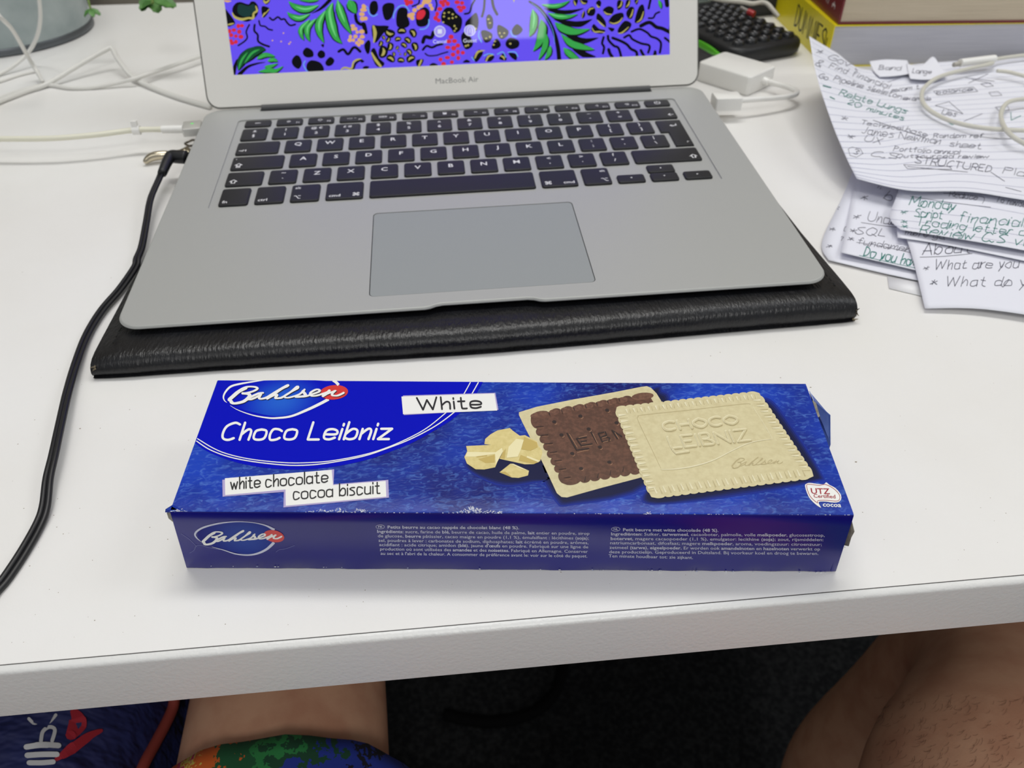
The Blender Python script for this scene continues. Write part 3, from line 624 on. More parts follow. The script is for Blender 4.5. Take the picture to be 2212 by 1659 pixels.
for i in range(NL+1):
    t = i/NL; L = lambda p, q: p.lerp(q, t)
    bf, tf, tb, bb = L(bFL, bFR), L(tFL, tFR), L(tBL, tBR), L(bBL, bBR)
    w = random.uniform(-1, 1)
    ring = corner(bb, bf, tf, .5)
    # lower left of the front is dented along a crease
    dn = max(0, 1-t/.34)
    for h in (.22, .4, .6, .8):
        ring.append(bf.lerp(tf, h))
    ring += corner(bf, tf, tb, .7)
    for k in (4, 5, 6): pass
    for h in (.12, .3, .5, .7, .9): ring.append(tf.lerp(tb, h))
    ring += corner(tf, tb, bb, .5); ring += corner(tb, bb, bf, .5)
    ring[0] = ring[0]+Vector((0, 0, .2+.15*w)); ring[1] = ring[1]+fn*(.15*w)
    rings.append(ring)
bx = MB(); bx.loft(rings, False, False)
body = obj('carton', bx, m_btop, box, True, angle=35)
me = body.data; me.materials.append(m_bside); 
for p in me.polygons:
    if abs(p.normal.z) < .8 or p.normal.z < 0: p.material_index = 1
# end closures and torn flaps
el = MB(); dn_ = Vector((0, 0, .6)); q = [v+Vector((2.2, 0, 0)) for v in (bFL+dn_, tFL-dn_+Vector((0, 1, 0)), tBL-dn_-Vector((0, 1, 0)), bBL+dn_)]; el.loft([q, [v+Vector((.6, 0, 0)) for v in q]]); obj('end_panel', el, m_board, box)
el = MB(); q = [v-Vector((1.2, 0, 0)) for v in (bFR+dn_, tFR-dn_+Vector((0, 1, 0)), tBR-dn_-Vector((0, 1, 0)), bBR+dn_)]; el.loft([q, [v-Vector((.6, 0, 0)) for v in q]]); obj('end_panel', el, m_bside, box)
def flap(name, pts, mat, th=Vector((.25, .25, .1)), label=None):
    f_ = MB(); f_.loft([pts, [p+th for p in pts]]); return obj(name, f_, mat, box, label=label)
m_flap = M('flap_blue', (66, 92, 168), .3, coat=.2, var=(120, (84, 112, 186), .4, .6))
flap('open_flap', [at(1748, 845, 27), at(1757, 866, 26), at(1793, 898, 20), at(1793.5, 962, 8), at(1786, 985, 3), at(1770, 940, 6)], m_flap, label='blue side flap sticking out')
flap('torn_edge', [at(1755, 866, 27.5), at(1762, 872, 27), at(1770, 900, 26), at(1767, 902, 26)], m_board)
flap('torn_flap', [at(1838, 1122, 25), at(1845, 1150, 20), at(1838, 1163, 17), at(1833, 1180, 13), at(1823, 1178, 12), at(1832, 1140, 20)], m_board, label='grey torn cardboard at the open end')
flap('torn_flap', [at(360, 1108, 27.5), at(368, 1108, 28), at(374, 1128, 24), at(364, 1120, 24.5)], m_board)
flap('corner_lip', [at(358, 1101, HB), at(374, 1091, HB), at(396, 1104, HB), at(376, 1107, HB-.6), at(357, 1107, HB-1.2)], m_btop, Vector((0, 0, .25)))
TP = Plane((0, 0, HB), (0, 0, 1)); FP = Plane(fp.p, fn)
def pr(name, mat, fn_, label=None):
    m_ = MB(); fn_(m_); return obj(name, m_, mat, box, label=label)
# royal blue oval field and double line
lx = lambda y: 470-(y-821)*103/284
field = [(lx(957)+1, 957), (440, 971), (470, 985), (510, 999), (560, 1009), (615, 1014), (666, 1014), (718, 1009), (787, 995), (838, 978), (890, 957), (944, 927), (985, 900), (1018, 868), (1042, 828)]
fs = [(p.x, p.y) for p in catmull(field, 5)] + [(1043, 825.2), (760, 823.2), (471, 821.8)]
pr('printed_oval_field', m_royal, lambda m_: m_.fill(fs, TP, .05))
o1 = crop(340, 800, 2.911, [(245, 445), (330, 500), (450, 545), (600, 575), (800, 597), (950, 597), (1100, 580), (1300, 540), (1450, 490), (1600, 430), (1750, 350), (1860, 270), (1950, 190), (2019, 76)])
o2 = crop(340, 800, 2.911, [(251, 430), (350, 490), (450, 530), (600, 562), (800, 582), (950, 582), (1100, 570), (1300, 532), (1450, 485), (1600, 418), (1700, 360), (1800, 280), (1900, 190), (1969, 76)])
pr('printed_double_line', m_white, lambda m_: (m_.stroke(o1, 2.2, TP, .1, caps=False), m_.stroke(o2, 2.0, TP, .1, caps=False)))
# script logo: traced pen strokes in a unit frame (x 0..1 over the name, y up)
SCR = [([(.15, .74), (.09, .62), (.03, .42), (.005, .33)], 1.25), ([(.03, .45), (.08, .62), (.15, .77), (.22, .78), (.25, .72), (.21, .62), (.15, .56), (.12, .55)], .8), ([(.12, .55), (.17, .53), (.18, .44), (.13, .27), (.06, .2), (.03, .22), (.02, .27)], 1.15),
       ([(.30, .57), (.26, .55), (.19, .42), (.17, .35), (.2, .35), (.26, .46), (.28, .53), (.265, .41), (.275, .36), (.31, .38), (.33, .41)], .85),
       ([(.33, .41), (.43, .66), (.51, .84), (.51, .8), (.46, .7), (.37, .45), (.335, .36)], .72), ([(.335, .37), (.39, .48), (.42, .5), (.41, .42), (.41, .38), (.45, .39), (.47, .42)], .85),
       ([(.47, .42), (.54, .6), (.595, .79), (.6, .73), (.55, .62), (.49, .47), (.49, .41), (.52, .4), (.57, .45), (.62, .53), (.66, .68)], .72),
       ([(.645, .62), (.665, .52), (.66, .46), (.6, .43), (.58, .44)], 1.0), ([(.6, .43), (.66, .44), (.71, .5), (.78, .6), (.79, .66), (.77, .69), (.74, .65), (.71, .56), (.72, .47), (.76, .47), (.82, .54), (.875, .62)], .78),
       ([(.875, .64), (.85, .54), (.82, .46)], 1.0), ([(.82, .47), (.88, .57), (.93, .64)], .7), ([(.92, .63), (.9, .54), (.905, .48), (.94, .47), (.97, .51), (1.0, .57)], .8)]
def script(m_, p0, ex, ey, w, surf, off):
    p0, ex, ey = Vector(p0), Vector(ex), Vector(ey)
    for pts, k in SCR: m_.stroke([p0+ex*x+ey*y for x, y in pts], lambda t, d: w*k*(.75+.5*abs(d.y)), surf, off, smooth=6)
c1 = lambda *p: crop(470, 810, 7.3733, p)
lc = (TP(606, 866, .09)-ORG[box])/1000; m_logo = glow_print('printed_logo_glow', (36, 96, 206), (2, 14, 186), lc, .017)
pr('logo_field', m_logo, lambda m_: m_.fill([(p.x, p.y) for p in catmull(c1((700, 92), (420, 140), (230, 200), (140, 330), (330, 520), (620, 610), (960, 660), (1300, 590), (1600, 440), (1800, 240), (1780, 100)), 4, True)], TP, .09))
pr('logo_ring', m_white, lambda m_: (m_.stroke(c1((780, 82), (560, 112), (340, 150), (210, 190), (130, 270), (95, 350), (110, 410), (150, 445)), [.8, 3, 4, 4.5, 4, 3.4, 2.2, .5], TP, .13, caps=False),
    m_.stroke(c1((200, 490), (330, 565), (560, 645), (800, 688), (960, 690), (1180, 660), (1430, 560), (1640, 460), (1770, 390)), [.4, 1.5, 2.4, 3.4, 4, 4.6, 5.6, 6.2, 6.4], TP, .13, caps=False), m_.stroke(c1((1835, 95), (1880, 115), (1930, 165)), [4.5, 6, 6.5], TP, .13, caps=False)))
pr('logo_red_oval', m_red, lambda m_: m_.dot(*c1((1855, 282))[0], 30.5, 15.6, TP, .17, 28, math.radians(-5)))
pr('logo_shadow', m_black, lambda m_: script(m_, (496.2, 886.3), (248.2, 0), (0, -61.6), 4.0, TP, .19))
pr('logo_script', m_white, lambda m_: script(m_, (494.4, 884.9), (248.2, 0), (0, -61.6), 5.6, TP, .27))
def choco(m_):
    write(m_, 'Choco', (477, 951), (636, 950), (12, -37), 5.2, TP, .12, slant=.0)
    write(m_, 'Leibniz', (665, 950), (840, 949), (12, -37), 5.2, TP, .12)
pr('product_name', m_white, choco)
# paper-strip captions
c2 = lambda *p: crop(340, 800, 2.911, p)
pr('caption_strip_shadow', m_lav, lambda m_: (m_.fill(c2((1545, 160), (2125, 143), (2145, 250), (1550, 283)), TP, .14), m_.fill(c2((409, 690), (1112, 624), (1108, 718), (1452, 690), (1456, 802), (793, 864), (796, 766), (411, 796)), TP, .14)))
pr('caption_strip', m_white, lambda m_: m_.fill(c2((1535, 167), (2119, 148), (2137, 255), (1545, 278)), TP, .18))
pr('caption_strip', m_white, lambda m_: m_.fill(c2((425, 681), (1097, 628), (1105, 724), (427, 787)), TP, .18))
pr('caption_strip', m_white, lambda m_: m_.fill(c2((806, 748), (1436, 698), (1440, 797), (808, 854)), TP, .19))
pr('caption_text', m_black, lambda m_: write(m_, 'White', *c2((1640, 252), (2035, 240)), (-3, -26), 3.8, TP, .24))
def cap2(m_):
    write(m_, 'white', *c2((462, 752), (645, 738)), (0, -25.5), 2.9, TP, .24); write(m_, 'chocolate', *c2((682, 737), (1070, 706)), (0, -25.5), 2.9, TP, .24)
    write(m_, 'cocoa', *c2((856, 815), (1102, 797)), (0, -26.5), 2.9, TP, .24); write(m_, 'biscuit', *c2((1146, 793), (1400, 776)), (0, -26.5), 2.9, TP, .24)
pr('caption_text', m_black, cap2)
# printed biscuits
m_sh = M('printed_shadow', (12, 20, 66), .3, coat=.25)
m_cr = M('printed_cream', (216, 206, 164), .38, var=(500, (206, 194, 150), .35, .7)); m_crl = M('printed_cream_light', (229, 221, 186), .38); m_crd = M('printed_cream_dark', (190, 176, 132), .38); m_crm = M('printed_cream_mid', (200, 188, 144), .38)
m_br = M('printed_cocoa', (82, 52, 36), .4, var=(700, (104, 68, 50), .4, .65)); m_brl = M('printed_cocoa_light', (116, 80, 60), .4, var=(900, (96, 62, 46), .4, .6)); m_brd = M('printed_cocoa_dark', (38, 22, 16), .4); m_brh = M('printed_cocoa_edge', (158, 118, 90), .4)
sm = lambda pts, n=4: [(p.x, p.y) for p in catmull([Vector(p) for p in pts], n, True)]
SHD = ([(1396, 850), (1425, 850), (1440, 880), (1400, 1040), (1240, 1084), (1205, 1076), (1170, 1010), (1185, 985)], [(1400, 1060), (1480, 990), (1560, 930), (1630, 880), (1655, 868), (1690, 905), (1765, 1018), (1752, 1038), (1600, 1062), (1420, 1086)], [(1012, 1000), (1060, 985), (1180, 960), (1208, 1028), (1150, 1038), (1090, 1043), (1030, 1023)])
def grow(P_, k):
    c = Vector((sum(p[0] for p in P_)/len(P_), sum(p[1] for p in P_)/len(P_))); return [tuple(Vector(p)+(Vector(p)-c).normalized()*k) for p in P_]
for k, (g_, c_) in enumerate(((9, (13, 40, 140)), (5, (12, 32, 112)), (1, (11, 24, 84)), (-3, (10, 18, 62)))):
    pr('printed_biscuit_shadow', M('printed_shadow_tone', c_, .36, spec=.28), lambda m_: [m_.fill(sm(grow(P_, g_)), TP, .04+.012*k) for P_ in SHD])
def scal(p0, p1, n, amp, big=1.6):
    p0, p1 = Vector(p0), Vector(p1); d = p1-p0; nn = Vector((d.y, -d.x)).normalized(); ws = [big]+[1]*(n-2)+[big]; S = sum(ws); x = 0; out = []
    for w in ws:
        for k in range(6):
            a = k/6; out.append(tuple(p0+d*((x+w*a)/S)+nn*amp*(math.sin(math.pi*a)**.6)))
        x += w
    return out
cc = [(1121, 891), (1160, 879), (1240, 863), (1330, 847), (1385, 836), (1397, 834.5), (1406, 838), (1418, 850), (1428, 866), (1440, 960), (1400, 1030), (1388, 1031), (1300, 1054), (1225, 1075), (1213, 1074), (1203, 1066), (1175, 1006), (1150, 955), (1130, 916), (1121, 897)]
pr('printed_biscuit_coating', m_cr, lambda m_: m_.fill(cc, TP, .1))
TL, TR, BR, BL = (1147, 899), (1407, 853), (1440, 1010), (1219, 1046)
br = scal(TL, TR, 9, 7) + [(1418, 880)] + [(1430, 960)] + scal(BR, BL, 9, 5) + scal(BL, (1148, 903), 8, 6, 1.5)
br = [(min(x, 1425), y) for x, y in br]
pr('printed_cocoa_biscuit', m_br, lambda m_: m_.fill(br, TP, .14))
def brl(m_):
    T = Vector(TR)-Vector(TL)
    for i, a in enumerate([.07, .19, .285, .38, .475, .57, .665, .76]): 
        q = Vector(TL)+T*a; m_.dot(q.x, q.y+1, 20 if i == 0 else 11.5, 6.5, TP, .18, 14, -.15)
    m_.dot(1388, 857, 24, 8, TP, .18, 16, -.1)
def brd(m_):
    c3 = lambda *p: crop(1120, 820, 6.144, p)
    for y in range(7): 
        a, b_ = c3((232+62*y, 632+113*y), (330+60*y, 625+112*y)); m_.stroke([a, b_], [1.2, 3, 1.4], TP, .2, smooth=0)
    for x in (415, 580, 740, 895, 1045, 1190, 1340):
        m_.stroke(c3((x-8, 450-(x-415)*.21), (x+6, 490-(x-415)*.21)), [2.2, 1], TP, .2, smooth=0)
    for x in (890, 1060, 1225, 1395): m_.stroke(c3((x, 1290-(x-890)*.25), (x-10, 1350-(x-890)*.25)), [1, 2.2], TP, .2, smooth=0)
    for x, y in ((475, 565), (820, 488), (1175, 410), (570, 738), (930, 660), (1300, 578), (712, 985), (1080, 900), (830, 1185), (1205, 1100)):
        q = c3((x, y))[0]; m_.dot(q[0], q[1], 4.6, 3.4, TP, .2, 10)
    for s in (((645, 720), (770, 940), (930, 920)), ((900, 770), (770, 790), (830, 880), (975, 860)), ((830, 830), (900, 818)), ((960, 700), (1045, 850)), ((1060, 720), (1110, 830)), ((1060, 720), (1150, 700), (1170, 740), (1090, 775)), ((1160, 765), (1210, 780), (1200, 815), (1110, 830)), ((1240, 680), (1310, 790)), ((1240, 680), (1370, 760))):
        for a, b_ in zip(s, s[1:]): m_.stroke(c3(a, b_), 3, TP, .2, smooth=0)
def brh(m_):
    c3 = lambda *p: crop(1120, 820, 6.144, p)
    for y in range(7): m_.stroke(c3((250+62*y, 655+113*y), (340+60*y, 645+112*y)), [.5, 1.3, .5], TP, .22, smooth=0)
    for x, y in ((500, 595), (850, 515), (1205, 435), (600, 765), (958, 690), (1325, 605), (738, 1015), (1105, 928), (855, 1205), (1235, 1130)): m_.stroke(c3((x-18, y+8), (x, y+4), (x+8, y-12)), 1.2, TP, .22)
    for s in (((675, 730), (780, 905)), ((780, 975), (935, 940)), ((845, 895), (980, 875)), ((800, 775), (905, 752)), ((845, 842), (890, 838)), ((985, 720), (1050, 855)), ((1125, 838), (1225, 810)), ((1070, 720), (1140, 705)), ((1110, 780), (1170, 765)), ((1280, 710), (1330, 790))):
        m_.stroke(c3(*s), 1.2, TP, .22, smooth=0)
pr('printed_cocoa_lobes', m_brl, brl)['kind'] = 'stuff'
pr('printed_cocoa_grooves', m_brd, brd)['kind'] = 'stuff'
pr('printed_cocoa_glints', m_brh, brh)['kind'] = 'stuff'
wTL, wTR, wBR, wBL = (1332, 881), (1632, 848), (1750, 1026), (1411, 1073)
wo = scal(wTL, wTR, 18, 2.4, 1.2) + [(1640, 850)] + scal((1643, 856), (1754, 1022), 14, 2.6, 1.2) + [(1757, 1030)] + scal((1748, 1034), (1415, 1076), 18, 2.6, 1.2) + [(1407, 1075)] + scal((1402, 1066), (1330, 889), 14, 2.6, 1.2)
pr('printed_white_biscuit', m_cr, lambda m_: m_.fill(wo, TP, .26))
c4 = lambda *p: crop(1310, 830, 4.8087, p)
def edge_ribs(m_, a, b_, n, inn, w, off, ph=0):
    a, b_ = Vector(a), Vector(b_)
    for k in range(n): q = a.lerp(b_, (k+.5+ph)/n); m_.stroke([q, q+Vector(inn)], w, TP, off, smooth=0, caps=False)
def wl(m_):
    edge_ribs(m_, (1344, 886), (1630, 853), 18, (4, 9), [4.5, 1.5], .34); edge_ribs(m_, (1333, 892), (1402, 1062), 13, (17, -1.5), [5.5, 1.2], .34)
    edge_ribs(m_, (1414, 1068), (1742, 1028), 17, (-7, -14), [4, 2], .34, -.25); edge_ribs(m_, (1640, 862), (1748, 1018), 13, (-16, 1), [4, 1.2], .34, -.2)
    m_.stroke(c4((570, 895), (720, 888), (900, 860), (1100, 800), (1300, 700), (1450, 630), (1580, 595), (1725, 578)), [1.2, 2.4, 2.6, 2.4, 2, 2, 1.6, 1], TP, .36)
    write(m_, 'CHOCO', *c4((606, 488), (1366, 414)), (-7.5, -18), 5.4, TP, .35)
    write(m_, 'LEIBNIZ', *c4((680, 672), (1492, 588)), (-10, -24), 5, TP, .35); m_.stroke(c4((690, 690), (720, 725), (848, 705)), 4.8, TP, .35, smooth=0)
    m_.stroke(c4((1520, 240), (1610, 380), (1720, 565)), 1, TP, .3)
def wdk(m_):
    edge_ribs(m_, (1344, 886), (1630, 853), 18, (3, 10), [.6, 1.6], .28, .45); edge_ribs(m_, (1333, 892), (1402, 1062), 13, (18, -1), [1.6, .6], .28, .5)
    edge_ribs(m_, (1414, 1070), (1742, 1030), 17, (-7, -15), [3, .8], .28, .35); edge_ribs(m_, (1642, 862), (1750, 1018), 13, (-17, 1), [2.4, .6], .28, .45)
    m_.stroke(c4((565, 880), (450, 640), (330, 390), (330, 345), (380, 325), (900, 270), (1430, 210), (1490, 222)), [.6, 1, 1.2, 1.4, 1.4, 1.2, 1.2, .6], TP, .28)
    write(m_, 'CHOCO', *c4((612, 496), (1372, 422)), (-7.5, -18), 6, TP, .28)
    write(m_, 'LEIBNIZ', *c4((686, 680), (1498, 596)), (-10, -24), 5.6, TP, .28); m_.stroke(c4((696, 698), (728, 733), (856, 713)), 5, TP, .28, smooth=0)
def wmid(m_):
    write(m_, 'CHOCO', *c4((610, 493), (1370, 419)), (-7.5, -18), 3.4, TP, .41); write(m_, 'LEIBNIZ', *c4((684, 677), (1496, 593)), (-10, -24), 3, TP, .41)
    m_.stroke(c4((692, 694), (724, 729), (852, 709)), 3, TP, .41, smooth=0)
pr('printed_biscuit_shade', m_crd, wdk)['kind'] = 'stuff'
pr('printed_biscuit_relief', m_crl, wl)['kind'] = 'stuff'
pr('printed_biscuit_letter_faces', m_cr, wmid)['kind'] = 'stuff'
pr('printed_biscuit_script', m_crd, lambda m_: script(m_, c4((1300, 916))[0], (110, 0), (0, -37.4), 1.5, TP, .34))
c8 = lambda *p: crop(1000, 910, 11.642, p)
m_ch = M('printed_chocolate_chunk', (222, 206, 142), .38, var=(600, (210, 192, 124), .35, .7)); m_chl = M('printed_chunk_light', (236, 226, 178), .38); m_chd = M('printed_chunk_dark', (196, 172, 96), .38)
for big, lt, dk in ((((540, 580), (560, 450), (700, 330), (870, 235), (1180, 175), (1250, 240), (1430, 370), (1560, 355), (1860, 510), (1900, 620), (1990, 740), (2000, 800), (1940, 1010), (1780, 1085), (1560, 1090), (920, 950), (1010, 770), (960, 660), (720, 600)), [((1340, 450), (1530, 480), (1450, 740), (1380, 900), (1100, 930), (1150, 650)), ((1620, 880), (1930, 1000), (1900, 1040), (1600, 920))], [((1540, 400), (1860, 540), (1880, 660), (1700, 750), (1470, 710)), ((930, 930), (1010, 780), (1080, 700), (1050, 960)), ((1450, 850), (1900, 1040), (1780, 1080), (1400, 1000))]),
                    (((80, 630), (720, 600), (960, 660), (1010, 770), (900, 950), (810, 1165), (540, 1220), (320, 1215), (100, 1070), (35, 905), (110, 760)), [((110, 780), (820, 790), (980, 680), (1005, 770), (830, 1100), (810, 830), (300, 900), (60, 900))], [((330, 890), (620, 850), (600, 890), (350, 920)), ((380, 960), (800, 850), (800, 1050), (560, 1060))]),
                    (((920, 1290), (1190, 1075), (1270, 1075), (1660, 1250), (1635, 1370), (1400, 1430), (1230, 1420)), [((1200, 1080), (1270, 1080), (1650, 1250), (1450, 1200))], [((940, 1290), (1060, 1270), (1210, 1390), (1200, 1405))])):
    pr('printed_chocolate_chunk', m_ch, lambda m_: m_.fill(c8(*big), TP, .12 if len(big) != 11 else .15))
    pr('printed_chunk_facet', m_chd, lambda m_: [m_.fill(c8(*q), TP, .18) for q in dk]); pr('printed_chunk_facet', m_chl, lambda m_: [m_.fill(c8(*q), TP, .2) for q in lt])
# certification badge
c9 = lambda *p: crop(1680, 800, 3.605, p)
bd = c9((212, 905), (222, 886), (250, 878), (320, 888), (360, 888), (377, 874), (400, 892), (450, 920), (488, 965), (494, 1000), (478, 1024), (440, 1032), (370, 1024), (322, 1026), (322, 1045), (337, 1072), (290, 1042), (240, 985))
m_mar = M('printed_maroon', (158, 30, 46), .35)
pr('badge', m_white, lambda m_: m_.fill(sm(bd, 3), TP, .12))
pr('badge_outline', m_mar, lambda m_: m_.stroke(c9((224, 900), (250, 890), (320, 898), (372, 892), (430, 920), (475, 965), (482, 1000), (460, 1020), (370, 1014), (312, 1018), (308, 1035), (250, 980)), 1.1, TP, .16, closed=True))
def badge(m_):
    type_px(m_, '*UTZ*', *c9((258, 963), (408, 966)), (-2, -12), TP, .16); type_px(m_, '*Certified*', *c9((278, 993), (450, 999)), (-1, -7.6), TP, .16)
pr('badge_text', m_mar, badge); pr('badge_caption', m_white, lambda m_: type_px(m_, '*cocoa*', *c9((350, 1062), (494, 1067)), (-1, -9.5), TP, .12))
# front panel print
cf = lambda *p: crop(410, 1110, 9.617, p)
lc2 = (FP(530, 1162, .06)-ORG[box])/1000
pr('front_logo_field', glow_print('printed_logo_glow_front', (48, 74, 160), (24, 24, 122), lc2, .017), lambda m_: m_.fill(sm(cf((160, 400), (450, 250), (900, 165), (1400, 200), (1700, 320), (1760, 560), (1500, 800), (1200, 850), (700, 730), (300, 600))), FP, .06))
pr('front_logo_ring', m_text, lambda m_: (m_.stroke(cf((240, 575), (150, 500), (110, 420), (170, 340), (320, 265), (600, 195), (900, 160), (1150, 160), (1400, 190), (1600, 245), (1760, 330)), [.5, 2.4, 4, 4, 3.8, 3, 2, 1.4, 1.6, 3, 6], FP, .1, caps=False),
    m_.stroke(cf((460, 680), (700, 745), (950, 825), (1200, 850), (1400, 820), (1580, 740), (1700, 640), (1750, 585)), [.5, 1.8, 2.4, 3, 4, 5, 6, 6.2], FP, .1, caps=False)))
pr('front_logo_red_oval', m_red, lambda m_: m_.dot(*cf((1750, 457))[0], 22.5, 12.8, FP, .14, 24, math.radians(12)))
pr('front_logo_script', m_white, lambda m_: script(m_, (438, 1184.3), (170.5, 0), (0, -46.3), 4.3, FP, .18))
FR = ['*Petits beurre au cacao nappés de chocolat blanc (48 %).*', '*Ingrédients:* sucre, farine de *blé*, beurre de cacao, huile de palme, *lait* entier en poudre, sirop', 'de glucose, *beurre* pâtissier, cacao maigre en poudre (1,1 %), émulsifiant : lécithines (*soja*);', 'sel, poudres à lever : carbonates de sodium, diphosphates; *lait* écrémé en poudre, arômes,', "acidifiant : acide citrique; amidon (*blé*), jaune *d'œufs* en poudre. Fabriqué sur une ligne de", 'production où sont utilisées des *amandes* et des *noisettes.* Fabriqué en Allemagne. Conserver', "au sec et à l'abri de la chaleur. A consommer de préférence avant le: voir sur le côté du paquet."]
NLT = ['*Petit beurre met witte chocolade (48 %).*', '*Ingrediënten:* Suiker, *tarwemeel*, cacaoboter, palmolie, volle *melkpoeder*, glucosestroop,', '*botervet*, magere cacaopoeder (1,1 %), emulgator: lecithine (*soja*); zout, rijsmiddelen:', 'natriumcarbonaat, difosfaat; magere *melkpoeder*, aroma, voedingszuur: citroenzuur;', 'zetmeel (*tarwe*), *eigeelpoeder.* Er worden ook *amandelnoten* en *hazelnoten* verwerkt op', 'deze productielijn. Geproduceerd in Duitsland. Bij voorkeur koel en droog te bewaren.', 'Ten minste houdbaar tot: zie zijkant.']
cg = lambda *p: crop(780, 1110, 4.0963, p)
A0 = cg((232, 128), (140, 166), (147, 205), (153, 245), (160, 283), (166, 321), (172, 360)); A1 = cg((1398, 134), (2021, 184), (2015, 226), (2012, 266), (2010, 303), (2007, 344), (2002, 384))
ch = lambda *p: crop(980, 800, 2.5136, p)
B0 = ch((918, 872), (853, 895), (851, 920), (848, 943), (846, 968), (843, 992), (841, 1014)); B1 = ch((1438, 876), (2014, 902), (2007, 926), (1998, 952), (1989, 977), (1980, 1001), (1299, 1023))
def ing(m_, T_, P0, P1):
    for s, a, b_ in zip(T_, P0, P1): type_px(m_, s, a, b_, (0, -6.4), FP, .08)
pr('ingredients_text', m_text, lambda m_: ing(m_, FR, A0, A1)); pr('ingredients_text', m_text, lambda m_: ing(m_, NLT, B0, B1))
def lang(m_):
    for (x, y), s in ((cg((170, 113))[0], 'FR'), (ch((880, 861))[0], 'NL')):
        m_.stroke([(x+9.2*math.cos(k*.5236), y+4.4*math.sin(k*.5236)) for k in range(12)], .8, FP, .08, closed=True, smooth=2); type_px(m_, '*%s*' % s, (x-5, y+2), (x+5, y+2.2), (0, -4), FP, .08)
pr('language_mark', m_text, lang)
# worn edges
sc_ = MB(); random.seed(5)
def tuft(x, y, r, surf, off):
    n = 9; sc_.fill([(x+r*random.uniform(.3, 1.3)*math.cos(k*2*math.pi/n)*1.6, y+r*random.uniform(.3, 1)*math.sin(k*2*math.pi/n)) for k in range(n)], surf, off)
for xc, wd_, hg, n in ((386, 14, 9, 22), (690, 26, 9, 26), (735, 26, 13, 34), (778, 18, 14, 26), (1020, 30, 20, 60), (1060, 40, 8, 30), (1400, 10, 7, 8)):
    for k in range(n):
        x = random.gauss(xc, wd_*.5); yb_ = 1105.4+(x-367)*.005; h_ = hg*max(.1, 1-abs(x-xc)/(wd_*1.3))*random.uniform(.1, 1)
        a_ = random.uniform(-4, 4); sc_.stroke([(x, yb_-h_*.5), (x+a_*.6, yb_-h_*.75+random.uniform(-1, 1)), (x+a_*1.4, yb_-h_)], [.5, random.uniform(.8, 1.8), .4], TP, .03, smooth=2, caps=False)
for k in range(70): x = random.uniform(760, 1845); tuft(x, 1105.2+(x-367)*.005, random.uniform(.6, 1.2), TP, .03)
for k in range(34):
    x = random.uniform(408, 1800); tuft(x, 1221+(x-401)*.0104, random.uniform(.8, 2), FP, .25)
obj('worn_edge', sc_, m_scuff, box)['kind'] = 'stuff'
cr_ = MB()
for p_, w_ in ((cf((0, 810), (90, 750), (140, 660), (250, 650), (380, 690), (620, 735)), .8), (cf((1790, 790), (1860, 740), (2000, 715), (2180, 650)), .7), ([(391, 1152), (410, 1165), (425, 1180)], .6)): cr_.stroke(p_, w_, FP, .09, caps=False)
obj('crease_line', cr_, M('crease_white', (120, 124, 178), .5), box)['kind'] = 'stuff'
random.seed(11)
# ================================================================== cables on the left
m_wc = M('white_cable', (222, 221, 216), .45); m_yc = M('yellowed_cable', (226, 224, 206), .45); m_bc = M('black_cable', (20, 21, 24), .42)
m_wp = M('white_plastic', (236, 235, 231), .3, spec=.4); m_chrome = M('nickel', (196, 186, 164), .18, 1.0)
def cable(name, label, pts, r, mat, cat='cable', n=8, group=None, org=None):
    P_ = [at(*p) for p in pts]; m_ = MB(); m_.tube(P_, r, n, 8)
    return tag(obj(name, m_, mat, None, True, org=org or (P_[0].x, P_[0].y, 0), angle=None), label, cat, group)
# laptop power lead
mg = thing('laptop_power_lead', 'white magnetic charging lead with green light plugged into laptop side', 'charger cable', at(400, 275, 0))
pz = 15.5
m_ = MB(); a0, a1 = at(150, 297, pz), 0
m_.tube([at(-40, 299, pz), at(0, 300, pz), at(110, 299, pz), at(210, 291, pz), at(290, 281, pz), at(352, 279.5, pz)], 1.75, 10, 8); obj('cord', m_, m_yc, mg, True, angle=None)
m_ = MB(); m_.tube([at(350, 279.5, pz), at(396, 278.5, pz)], 2.5, 12, 0); obj('strain_relief', m_, m_wp, mg, True)
pc = D(-27, 0, 0); 
m_ = MB(); q0 = at(396, 279, pz); q1 = at(440, 275, pz); dx = (q1-q0).normalized(); dy = Vector((-dx.y, dx.x, 0))
Tm = lambda x, y, z: q0 + dx*x + dy*y + Vector((0, 0, z))
pad(m_, 0, 11.5, -7, 7, -2.6, 2.6, 1, .8, Tm); obj('magnetic_plug', m_, M('plug_aluminium', (206, 205, 200), .4, .4), mg, True)
m_ = MB(); m_.add([Tm(6+1.0*math.cos(k*.785), 1.4+.7*math.sin(k*.785), 2.66) for k in range(8)], [tuple(range(8))]); obj('charge_light', m_, M('green_led', (70, 240, 90), .3, emit=1.2), mg, label='tiny green charging light')
m_ = MB(); c0 = at(295, 281, pz)
m_.loft([[c0+Vector((x, 3.0*math.cos(k*.524), 3.0*math.sin(k*.524))) for k in range(12)] for x in (-2.3, 2.3)]); m_.loft([[c0+Vector((x, y, z)) for y, z in ((-1.6, 2), (1.6, 2), (1.3, 6.2), (-1.3, 6.2))] for x in (-2.0, 1.6)])
obj('cable_clip', m_, m_wp, mg, True, label='small white clip on the cord')
